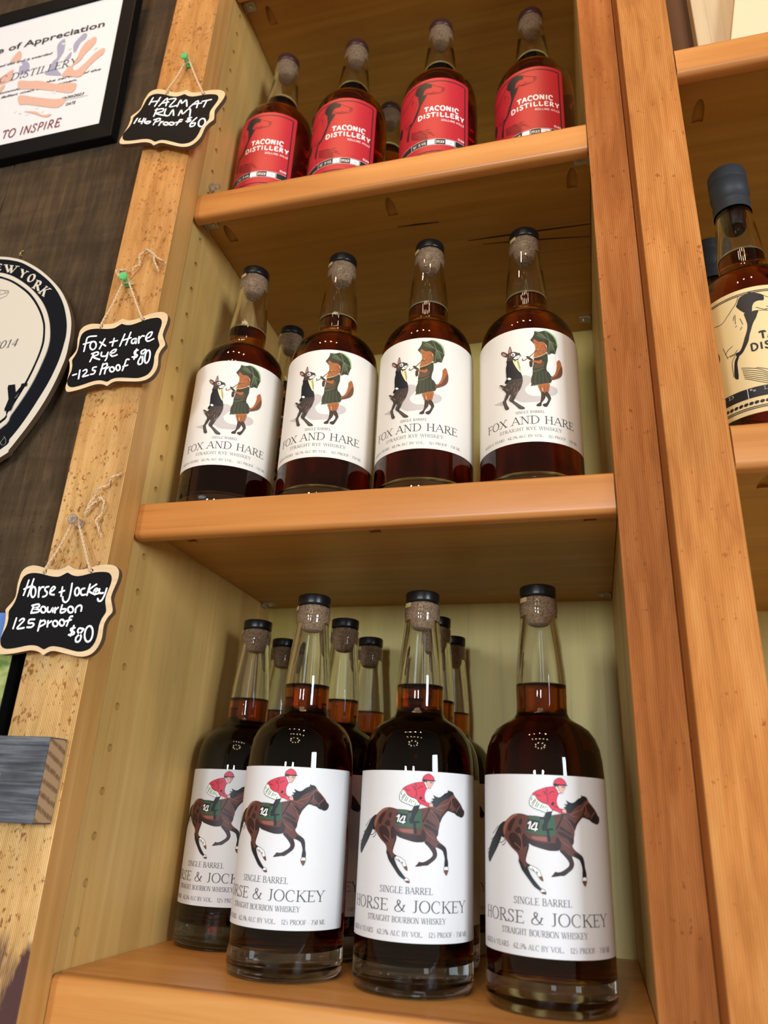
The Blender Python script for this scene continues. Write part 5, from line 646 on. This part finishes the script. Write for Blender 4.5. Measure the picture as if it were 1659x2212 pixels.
def label_sheet(u0, u1, v0, v1, m, rc=1.6):
    b = MB(); n = 110; rows = [v0, v0+rc*.4, v0+rc, (v0+v1)/2, v1-rc, v1-rc*.4, v1]
    p = wrap(.00008, 0); ins = [rc, rc*.4, 0, 0, 0, rc*.4, rc]
    vs = []; uv = []
    for v, q in zip(rows, ins):
        for i in range(n+1):
            u = u0+q+(u1-u0-2*q)*i/n; vs.append(p(u, v, 0)); uv.append((u, v))
    fs = [(r*(n+1)+i, r*(n+1)+i+1, (r+1)*(n+1)+i+1, (r+1)*(n+1)+i) for r in range(len(rows)-1) for i in range(n)]
    b.add(vs, fs, m); o = b.build('label', smooth=True)
    ul = o.data.uv_layers.new(name='UVMap')
    for lp in o.data.loops: ul.data[lp.index].uv = uv[lp.vertex_index]
    return o
def spots(P, pts, r, m):
    for c in pts: P.poly(disc(c, r, 6), m)
def horse_label():
    o = label_sheet(-65.5, 66.5, 31.6, 135.6, M['paper_white'])
    P = Print(wrap(), 1.3); P.art(HORSE); P.build('label_print', o)
    T = Print(wrap(.00016), 1.3); m = ink('t')
    lettering(T, 'SINGLE BARREL', -18.9, 17.7, 59.6, 3.9, m)
    lettering(T, 'HORSE & JOCKEY', -46.9, 45.0, 49.0, 6.9, m)
    lettering(T, 'STRAIGHT BOURBON WHISKEY', -28.6, 27.2, 42.7, 3.35, m)
    for s, a, c in (('AGED 6 YEARS', -48.3, -23.1), ('62.5% ALC BY VOL.', -19.7, 11.5), ('125 PROOF - 750 ML', 15.2, 47.1)): lettering(T, s, a, c, 35.2, 2.85, m)
    T.build('lettering', o); return o
def fox_label():
    o = label_sheet(-65.5, 66.5, 38.1, 141.6, M['paper_cream'])
    P = Print(wrap(), 1.3); P.art(FOX); P.build('label_print', o)
    T = Print(wrap(.00016), 1.3); m = ink('t')
    lettering(T, 'SINGLE BARREL', -11.2, 11.3, 62.9, 2.2, m)
    lettering(T, 'FOX AND HARE', -38.0, 37.8, 53.6, 6.7, m)
    lettering(T, 'STRAIGHT RYE WHISKEY', -25.0, 24.9, 48.1, 2.65, m)
    for s, a, c in (('AGED 6 YEARS', -42.5, -20.7), ('62.5% ALC BY VOL.', -17.8, 9.7), ('125 PROOF - 750 ML', 13.25, 41.2)): lettering(T, s, a, c, 42.0, 2.15, m)
    T.build('lettering', o); return o
def hound_label(paper_m, main, kind):
    o = label_sheet(-55.4, 55.4, 34.0, 140.2, paper_m)
    P = Print(wrap(), 1.3); k = ink('k')
    def frame(i, w):
        a, c, d, e = -55.4+i, 55.4-i, 34+i, 140.2-i
        for q in ([(a, e), (c, e)], [(a, d), (c, d)]): P.quads(ribbon(q, w), k)
        for q in ([(a, d), (a, e)], [(c, d), (c, e)]): P.quads(ribbon(q, w), k)
    if kind == 'rum': frame(4.6, 1.3)
    else: frame(4.0, .8); frame(5.3, .8)
    P.k = 1; P.quads([[(-50, 46.6), (50, 46.6), (50, 54.8), (-50, 54.8)]], k)
    P.k = 2; w = ink('f')
    for u in (-44, -6.0, 19.7, 39.6): P.quads(ribbon([(u, 46.6), (u, 54.8)], .35), w)
    P.quads(ribbon([(-50, 54.6), (50, 54.6)], .3), w); P.quads(ribbon([(-50, 46.8), (50, 46.8)], .3), w)
    if kind == 'rum':
        for a, c in ((11.6, 18.8), (29.6, 38.8), (41.0, 48.6), (-16, -7.2)): P.quads([[(a, 47.6), (c, 47.6), (c, 53.8), (a, 53.8)]], w)
        lettering(P, 'ALC. BY VOL', -4.4, 10.4, 48.9, 3.3, w); lettering(P, 'PROOF', 20.6, 28.8, 48.9, 3.3, w)
        P.k = 3; lettering(P, '73%', 12.8, 17.6, 49.2, 2.6, k); lettering(P, '146', 31.8, 36.4, 49.2, 2.6, k)
        P.k = 2; lettering(P, 'RUM', 42.6, 50.0, 57.4, 2.6, w, 'block')
    else:
        for a, c in ((-42, -10), (-2, 19)): P.quads([[(a, 47.3), (c, 47.3), (c, 50.6), (a, 50.6)]], w)
        lettering(P, 'AGED', -33, -16, 51.4, 2.5, w); lettering(P, '% ALC.', -4.5, 12, 51.4, 2.5, w)
        P.k = 3; lettering(P, 'YEARS', -30, -12, 47.8, 2.4, k)
        P.k = 2
        for i in range(26):
            u = -46+i*3.6; P.poly(smooth2([(u, 42.5), (u+1.4, 43.8), (u+3.2, 43.2), (u+2.6, 41.6), (u+.8, 41.2)]), k)
    P.k = 4; P.art(DOG); P.build('label_print', o)
    T = Print(wrap(.00026), 1.3); m = ink(main)
    lettering(T, 'TACONIC', 7.7, 42.9, 93.3, 6.4, m, 'block', .15, 1.3)
    lettering(T, 'DISTILLERY', .3, 49.6, 84.6, 6.0, m, 'block', .15, 1.3)
    if kind == 'rum': lettering(T, 'ROLLING HILLS', 24.9, 49.4, 78.8, 2.5, m, 'block', .16, .9)
    else: lettering(T, 'STRAIGHT', 11.5, 40, 79.0, 2.6, m, 'block', .22, 1.0)
    T.build('lettering', o); return o
def make_bottle(kind, name):
    r = thing(name, '', 'bottle')
    b = MB(); b.lathe(OUT+[q for q in INN if q[1] > LIQ_TOP+.001]+[(.0153, LIQ_TOP+.0006), (.0147, LIQ_TOP+.0001), (.012, LIQ_TOP), (0, LIQ_TOP)], M['glass'], 72); g = b.build('glass', r, smooth=True, angle=radians(70))
    b = MB(); b.lathe(liquid_profile(), M[{'rum': 'rum', 'horse': 'bourbon'}.get(kind, 'rye')], 64); b.build('rum' if kind == 'rum' else 'whiskey', r, smooth=True, angle=radians(60))
    if kind != 'tan':
        b = MB(); b.lathe([(0, .2648), (.0127, .2648), (.0135, .2654), (.0137, .2665), (.0137, .2722), (.0134, .2731), (.0126, .2735), (0, .2735)], M['maroon_cap' if kind == 'rum' else 'black_cap'], 48); s = b.build('stopper', r, smooth=True)
        b = MB(); b.lathe([(0, .2436), (.0062, .2437), (.0080, .2446), (.0092, .2465), (.0104, .2515), (.0106, .2648), (0, .2648)], M['cork'], 32); b.build('cork', s, smooth=True)
        if kind != 'rum':
            b = MB(); n = 6
            vs = [((.01440)*sin(a), -(.01440)*cos(a), z) for z in (.2600, .2636) for a in [radians(-62+i*5) for i in range(n+1)]]
            b.add(vs, [(i, i+1, n+2+i, n+1+i) for i in range(n)], M['seal']); b.build('seal_strip', r, smooth=True)
    else:
        b = MB(); b.lathe([(.01505, .2455), (.0147, .2540), (.0149, .2552), (.0149, .2565), (.0146, .2572), (.0148, .2640), (.0156, .2655), (.0156, .2780), (.0150, .2788), (.0150, .2796), (.0156, .2803), (.0156, .2895), (.0150, .2908), (.0138, .2912), (0, .2912)], M['capsule'], 48); s = b.build('capsule', r, smooth=True, angle=radians(40))
        b = MB(); b.lathe([(0, .2300), (.0086, .2304), (.0093, .2320), (.0096, .2400), (.0096, .262), (0, .262)], M['black_cap'], 32); b.build('stopper', s, smooth=True)
    lab = {'horse': horse_label, 'fox': fox_label, 'rum': lambda: hound_label(M['paper_red'], 'f', 'rum'), 'tan': lambda: hound_label(M['paper_tan'], 'k', 'tan')}[kind]()
    lab.parent = r
    return r
def set_out(proto, rows, group):
    for i, (x, y, z, rz, label) in enumerate(rows):
        o = proto if i == 0 else copy_tree(proto)
        o.location = (x, y, z); o.rotation_euler = (0, 0, rz); o['label'] = label
        if group: o['group'] = group
HJ = 'horse and jockey bourbon bottle '
set_out(make_bottle('horse', 'bourbon_bottle'), [
    (.0451, .1595, Z1, -.1244, HJ+'far left, half hidden, beside the holed side panel'),
    (.1325, .0796, Z1, -.1099, HJ+'in the front row, leftmost of the three nearest'),
    (.2260, .0791, Z1, .0780, HJ+'in the middle of the front row'),
    (.3181, .0718, Z1, -.0163, HJ+'nearest of all, right end of the front row'),
    (.1341, .1602, Z1, -.10, HJ+'right behind the leftmost front one, cap beside its neck'),
    (.2215, .1602, Z1, .05, HJ+'right behind the middle front one, cap touching its neck'),
    (.0400, .2395, Z1, 0, HJ+'in the back left corner, almost fully hidden'),
    (.1365, .2388, Z1, .1, HJ+'in the back, amber neck between two front necks'),
    (.2225, .2388, Z1, 0, HJ+'in the back, neck right of the middle front neck')], 'horse and jockey bottles on the bottom shelf')
for o in [q for q in COL.objects if q.name.startswith('bourbon_bottle') and q.location.y > .1598]: o.scale = (.935, .935, 1)
FH = 'fox and hare rye bottle '
set_out(make_bottle('fox', 'rye_bottle'), [
    (.0493, .0537, Z2, .3318, FH+'at the left end, next to the pin-holed panel'),
    (.1422, .0546, Z2, .1287, FH+'second from the left in its row'),
    (.2293, .0545, Z2, -.0156, FH+'third from the left in its row'),
    (.3174, .0582, Z2, .0694, FH+'at the right end, beside the reddish board'),
    (.0495, .1530, Z2, .1, FH+'behind the first two, only its blurred neck showing')], 'fox and hare bottles on the middle shelf')
RM = 'red-label rum bottle '
set_out(make_bottle('rum', 'rum_bottle'), [
    (.0431, .0717, Z3, -.3803, RM+'at the left end of the top row'),
    (.1300, .0736, Z3, -.2783, RM+'second from the left in the top row'),
    (.2309, .0730, Z3, -.3372, RM+'third from the left in the top row'),
    (.3309, .0832, Z3, -.5525, RM+'at the right end, beside the reddish board'),
    (.0560, .1600, Z3, -.3, RM+'behind the left two, pale stopper showing between them'),
    (.1480, .1620, Z3, -.3, RM+'behind the second one, only a dark sliver showing')], 'rum bottles on the top shelf')
set_out(make_bottle('tan', 'whiskey_bottle'), [
    (.4937, .0551, RZ2, -.346, 'tan hound-label whiskey bottle with slate capsule, right of the post'),
    (.4900, .1440, RZ2, .0, 'whiskey bottle behind the tan-label one, only its dark capsule edge showing')], None)

# ------------------------------------------------------------------ price tags on the rough board
YF = YS-.0095
def sweep_poly(b, pts, y0, y1, m, ms=None, hole=None):
    """slab of an outline in the x-z plane between y0 (front) and y1 (back)"""
    n = len(pts); T = tessellate_polygon([[Vector((p[0], p[1], 0)) for p in pts]])
    vs = [(p[0], y0, p[1]) for p in pts]+[(p[0], y1, p[1]) for p in pts]
    fs = [tuple(t) for t in T]+[tuple(i+n for i in reversed(t)) for t in T]
    b.add(vs, fs, m); b.add(vs, [(i, (i+1) % n, n+(i+1) % n, n+i) for i in range(n)], ms or m)
def mm(pts): return [(p[0]*.001, p[1]*.001) for p in pts]
dark_edge = flat('burnt_plywood_edge', (.10, .055, .025), .8)
def plaque(key, label, sc, pin, pinmat, strokew):
    cx, cz, rot = PLACE[key]
    r = thing('price_tag', label, 'sign'); r.location = (cx, YF, cz); r.rotation_euler = (0, -rot, 0); r.scale = (sc, 1, sc)
    hx = .0206/1.0
    b = MB(); sweep_poly(b, mm(smooth2(OUTER, True, 2)), 0, .0042, M['plaque'], dark_edge); bd = b.build('tag_board', r, smooth=True, angle=radians(35))
    ct = MB()
    for s in (-1, 1):
        n0 = len(ct.v); ct.lathe([(0, -.004), (.0016, -.004), (.0016, .009), (0, .009)], dark_edge, 14)
        for i in range(n0, len(ct.v)):
            x, y, h = ct.v[i]; ct.v[i] = (s*hx+x, h, y)
    c_ = ct.build('cutter', smooth=True); c_.parent = r; carve(bd, c_)
    b = MB(); sweep_poly(b, mm(smooth2(INNER, True, 2)), -.00025, .0005, M['chalkboard']); pn = b.build('chalk_panel', r)
    P = Print(lambda u, v, k: (u*.001, -.0004-k*.00002, v*.001))
    for s in CHALK[key]:
        s = [(p[0]/sc, p[1]/sc) for p in s]
        P.k += 0; P.line(s, strokew, M['chalk'], True)
    P.build('chalk_writing', pn)
    # twine from the holes up to the pin, in world coordinates brought into the tag's frame
    inv = (Matrix.Translation((cx, YF, cz)) @ Matrix.Rotation(-rot, 4, 'Y') @ Matrix.Diagonal((sc, 1, sc, 1))).inverted()
    fw = inv.inverted()
    b = MB(); px, pz = pin
    for s in (-1, 1):
        h = fw @ Vector((s*hx, -.0006, -.0003)); h2 = fw @ Vector((s*hx, .0035, .0004))
        end = Vector((px+s*.0022, YS-.0052, pz+.0010))
        path = [h2, h, h.lerp(end, .12)+Vector((0, -.0008, 0)), h.lerp(end, .5)+Vector((0, .0004, -.0010)), end]
        b.twine([inv @ p for p in path], .00088, M['twine'])
    b.twine([inv @ Vector((px+.0028*cos(t), YS-.0056-.0004*sin(3*t), pz+.0028*sin(t))) for t in [i*pi/5 for i in range(12)]], .00075, M['twine'])
    for tl in TAILS.get(key, []):
        b.twine([inv @ Vector((p[0]*.001, YS-.0030-.0025*(i % 2 == 1), p[1]*.001)) for i, p in enumerate(tl)], .00085, M['twine'])
        e, q = Vector((tl[-1][0]*.001, YS-.003, tl[-1][1]*.001)), Vector((tl[-2][0]*.001, YS-.003, tl[-2][1]*.001)); d = (e-q).normalized(); rn = random.Random(5)
        for k in range(9): b.tube([inv @ (e-d*.001), inv @ (e+d*.003+Vector((rn.uniform(-.0014, .0014), rn.uniform(-.001, 0), rn.uniform(-.0014, .0014))))], .00016, M['twine'], 4)
    b.build('twine', r, smooth=True)
    return r
def push_pin(x, z, m, label, tilt=(0, 0)):
    r = thing('push_pin', label, 'pin'); r.location = (x, YS, z); r.rotation_euler = (tilt[0], 0, tilt[1])
    b = MB(); b.lathe([(0, .0008), (.0036, .0008), (.0040, .0014), (.0038, .0024), (.0024, .0034), (.0019, .0055), (.0021, .0085), (.0030, .0100), (.0039, .0108), (.0041, .0120), (.0036, .0127), (0, .0128)], m, 28, 'y'); b.build('pin_grip', r, smooth=True)
    b = MB(); b.lathe([(0, -.009), (.0005, -.007), (.0006, .0008), (0, .0008)], M['steel'], 10, 'y'); b.build('pin_point', r, smooth=True)
plaque('HAZ', 'small chalkboard tag lettered HAZMAT RUM 146 Proof $60, highest on the amber board', 1.09, (-.0151, .8219), None, 1.6)
plaque('FOX', 'small chalkboard tag lettered Fox + Hare Rye 125 Proof $80, middle of the three', 1.0, (-.0309, .5410), None, 1.6)
plaque('HORSE', 'small chalkboard tag lettered Horse + Jockey Bourbon 125 proof $80, lowest of the three', 1.0, (-.0281, .3067), None, 1.5)
push_pin(-.0151, .8219, M['green_pin'], 'clear green push pin holding the HAZMAT RUM tag')
push_pin(-.0309, .5410, M['green_pin'], 'clear green push pin wound with twine, holding the Fox + Hare tag', (0, .12))
push_pin(-.0281, .3067, M['clear_pin'], 'colourless push pin holding the Horse + Jockey tag', (0, .18))

# ------------------------------------------------------------------ weathered block screwed over the board
r = thing('wood_block', 'weathered grey plank end screwed across the foot of the amber board', 'plank')
b = MB(); b.box((-.26, -.0482, .0905), (.0012, YS-.0002, .1448), M['greywood']); b.m[3] = b.mi(M['endgrain'])
b.build('plank', r, bevel=.0009)
b = MB(); b.lathe([(0, .0010), (.0012, .0010), (.0014, .0018), (.0026, .0019), (.0030, .0012), (.0030, -.002), (0, -.002)], M['brass'], 24, 'y', (-.0345, -.0482, .1190)); b.build('screw', r, smooth=True)

# ------------------------------------------------------------------ certificate in a black frame, leaning forward at the top
r = thing('framed_certificate', 'white Certificate of Appreciation in a black frame on the plank wall', 'certificate')
r.location = (0, WY-.012, .759); r.rotation_euler = (radians(3.8), 0, 0)
b = MB(); x0, x1, h0, h1 = -.408, -.1045, 0.0, .2365; i0, i1, j0, j1 = -.386, -.1240, .0222, .2172
fr = [(0, .0), (1, .0)]
def frame_ring(b, y0, y1):
    o = [(x0, h0), (x1, h0), (x1, h1), (x0, h1)]; n = [(i0, j0), (i1, j0), (i1, j1), (i0, j1)]
    vs = [(p[0], y0, p[1]) for p in o]+[(p[0], y0+.001, p[1]) for p in n]+[(p[0], y1, p[1]) for p in o]+[(p[0], y1, p[1]) for p in n]
    fs = []
    for i in range(4):
        j = (i+1) % 4; fs += [(i, j, 4+j, 4+i), (8+i, 12+i, 12+j, 8+j), (i, 8+i, 8+j, j), (4+i, 4+j, 12+j, 12+i)]
    b.add(vs, fs, M['frame_black'])
frame_ring(b, 0, .0118); b.build('frame', r, bevel=.0012, segs=2)
b = MB(); b.box((i0-.004, .0032, j0-.004), (i1+.004, .0060, j1+.004), M['sheet']); sh = b.build('sheet', r)
P = Print(lambda u, v, k: (u*.001, .0030-k*.00004, v*.001))
for c, polys in (('a', CERT['l']), ('s', CERT['s'])):
    P.k += 1
    for p in polys: P.poly(smooth2([q for q in p if q[0] > -385]), ink(c))
P.k += 1; rn = random.Random(4)
for q in ((-236, 66), (-226, 62), (-214, 68), (-205, 61), (-196, 70), (-244, 70), (-190, 92), (-184, 88), (-194, 86), (-252, 143), (-247, 125), (-196, 160), (-186, 150), (-160, 158), (-150, 140), (-168, 132)):
    P.poly(smooth2([(q[0]+rn.uniform(1.2, 3.2)*cos(a), q[1]+rn.uniform(.9, 2.4)*sin(a)) for a in [i*pi/4 for i in range(8)]]), M['sheet'])
P.build('emblem_print', sh)
def typed(P, txt, right, base, size, m, shear=0.0, width=None):
    cu = bpy.data.curves.new('type', 'FONT'); cu.body = txt; cu.size = 1.0; cu.offset = .018; cu.shear = shear; cu.resolution_u = 2
    ob = bpy.data.objects.new('type', cu); COL.objects.link(ob); bpy.context.view_layer.update()
    me = bpy.data.meshes.new_from_object(ob.evaluated_get(bpy.context.evaluated_depsgraph_get()))
    xs = [v.co.x for v in me.vertices]; w = max(xs)-min(xs); sx = (width/w) if width else size
    vs = [(right+(v.co.x-max(xs))*sx, base+v.co.y*size) for v in me.vertices]
    P.mb.add([P.place(u, v, P.k) for u, v in vs], [tuple(p.vertices) for p in me.polygons], m)
    bpy.data.objects.remove(ob); bpy.data.curves.remove(cu); bpy.data.meshes.remove(me)
P = Print(lambda u, v, k: (u*.001, .0030-k*.00004, v*.001)); P.k = 4; m = ink('t')
typed(P, 'Certificate of Appreciation', -143.8, 171.8, 13.6, m, width=230)
typed(P, 'proudly presented this and is awarded', -209.3, 148, 5.0, m, .3, width=128)
lettering(P, 'TACONIC DISTILLERY', -340, -171.7, 121.2, 10.6, m, slant=.14)
typed(P, 'For your unwavering commitment to the service of the', -136.7, 103.4, 4.6, m, .3, width=232)
typed(P, "our nation's fallen men and women.", -166.3, 96.0, 4.6, m, .3, width=160)
typed(P, '10/30/2023', -152.8, 71.3, 5.6, m, .35, width=30); P.quads(ribbon([(-196, 69), (-147, 69)], .35), m)
typed(P, 'DATE', -161.8, 61.0, 5.6, m, .2, width=13)
lettering(P, 'MISSION TO INSPIRE', -318, -177.3, 32.3, 11.7, ink('B'), 'block', .10, .75, .12)
P.build('lettering', sh)

# ------------------------------------------------------------------ oval distillery sign
r = thing('oval_sign', 'big cream oval sign with black rim reading NEW YORK, on the plank wall', 'sign')
def whole(key, grow=0):
    h = [(p[0], p[1]) for p in OVAL[key]]
    ax = OVAL['o'][0][0]-2.0
    bot = h[-1]; dz = (h[-2][1]-bot[1])/max(h[-2][0]-bot[0], 1e-3)
    tip = (ax, bot[1]-(bot[0]-ax)*min(dz, 1.0)*.55)
    half = [q for q in h if q[0] > ax+.5]; mid = ((half[-1][0]+ax)/2-(0), half[-1][1]-(half[-1][0]-ax)*.5*dz*.8)
    left = [(2*ax-x, z) for x, z in reversed(half)]
    return mm(smooth2(half+[tip]+left+[(ax, half[0][1]+.4)], True, 4))
YO = WY-.014
b = MB(); sweep_poly(b, whole('o'), YO, YO+.0052, M['cream_board'], dark_edge); b.build('sign_board', r, smooth=True, angle=radians(40))
b = MB(); b.box((-.30, YO+.0052, .46), (-.20, WY-.0002, .56), M['darkwood']); b.build('mounting_block', r)
for key, dy, m, nm in (('r', .0003, 'sign_black', 'black_border'), ('i', .0012, 'cream_board', 'inner_panel'), ('t', .0014, 'sign_black', 'ring_line'), ('tt', .0016, 'cream_board', 'centre_panel')):
    b = MB(); sweep_poly(b, whole(key), YO-dy, YO+.001, M[m]); b.build(nm, r, smooth=True, angle=radians(40))
OP = lambda: Print(lambda u, v, k: (u*.001, YO-.0007-k*.0007, v*.001), eps=.012)
P = OP(); cr = M['cream_board']
for ch, q in OVL.items():           # quad corners: lower left, lower right, upper right, upper left
    def wp(u, v, q=q):
        t = v; a = [q[0][i]*(1-u)+q[1][i]*u for i in (0, 1)]; c = [q[3][i]*(1-u)+q[2][i]*u for i in (0, 1)]
        return tuple(a[i]*(1-t)+c[i]*t for i in (0, 1))
    adv, strokes, serifs = G[ch]
    for pts, kind in strokes: P.quads(ribbon([wp(p[0]/adv, p[1]) for p in pts], lambda nx, ny, t, kind=kind: .55 if kind == 't' else max(1.35*abs(nx), .55)), cr)
    for sx_, sy_ in serifs: P.quads(ribbon([wp((sx_-.16)/adv, sy_), wp((sx_+.16)/adv, sy_)], .8), cr)
P.build('rim_lettering', r); P = OP(); D_ = OVM['D']; lettering(P, 'D', 0, 1, 0, 1, cr, weight=2.2, warp=lambda u, v: tuple(D_[0][i]+(D_[1][i]-D_[0][i])*u+(D_[3][i]-D_[0][i])*v for i in (0, 1)))
P.build('rim_letter', r); k = M['sign_black']; P = OP(); P.k = 2
p = OVM['2014']; lettering(P, '2014', p[0][0], p[1][0]-1, p[1][1], p[2][1]-p[1][1], k, slant=.22, weight=.7)
P.build('year_lettering', r); P = OP(); P.k = 2
p = OVM['Y']; lettering(P, 'Y', p[0][0]-.5, p[1][0]-2, p[0][1], p[2][1]-p[1][1], k, weight=2.6, slant=.15)
P.build('name_lettering', r); P = OP(); P.k = 2
p = OVM['n']; P.quads([[(p[1][0]-3, p[1][1]), (p[1][0], p[1][1]), (p[2][0]-.5, p[2][1]-1), (p[2][0]-4, p[2][1]+1)]], k)
P.build('script_lettering', r); P = OP(); P.k = 2
P.quads(ribbon(smooth2(NOSE[0], True, 3), .35), k)
for n_ in NOSE[1:3]: P.line(n_, .35, k)
P.poly(smooth2(NOSE[3]), k)
P.build('hound_print', r)
b = MB(); b.tube(dense([(-.1879+.003*cos(t), WY-.004+.003*sin(t*.5), .6245+.003*sin(t)) for t in [i*.5 for i in range(11)]], .001), .0006, M['brass'], 6)
b.tube([(-.1875, WY+.004, .6215), (-.1879, WY-.004, .6215)], .0007, M['brass'], 6)
tag(b.build('cup_hook', smooth=True), 'small brass hook screwed into the planks above the oval sign', 'hook')

# ------------------------------------------------------------------ landscape print low on the wall
def landscape():
    m, t, b = mat('landscape_print')
    c = N(t, 'ShaderNodeTexCoord'); sx = N(t, 'ShaderNodeSeparateXYZ'); L(t, c.outputs['Object'], sx.inputs[0])
    n = noise(t, mapped(t, (60, 60, 90)), 1.0, 4)
    f = ramp(t, n, [(.35, (.10, .16, .03)), (.5, (.26, .30, .08)), (.65, (.42, .42, .16))]).outputs[0]
    s = N(t, 'ShaderNodeMapRange')
    for i, v in ((1, .214), (2, .218), (3, 0.0), (4, 1.0)): s.inputs[i].default_value = v
    L(t, sx.outputs[2], s.inputs[0])
    L(t, mixc(t, s.outputs[0], f, (.10, .22, .55)), b.inputs['Base Color']); b.inputs['Roughness'].default_value = .4; return m
b = MB(); b.box((-.30, WY-.018, -.02), (-.0665, WY-.0004, .2385), M['frame_black']); b.m[2] = b.mi(landscape())
tag(b.build('landscape_print', bevel=.0004, segs=1), 'blue and green landscape print on the wall behind the lowest chalk tag', 'picture')
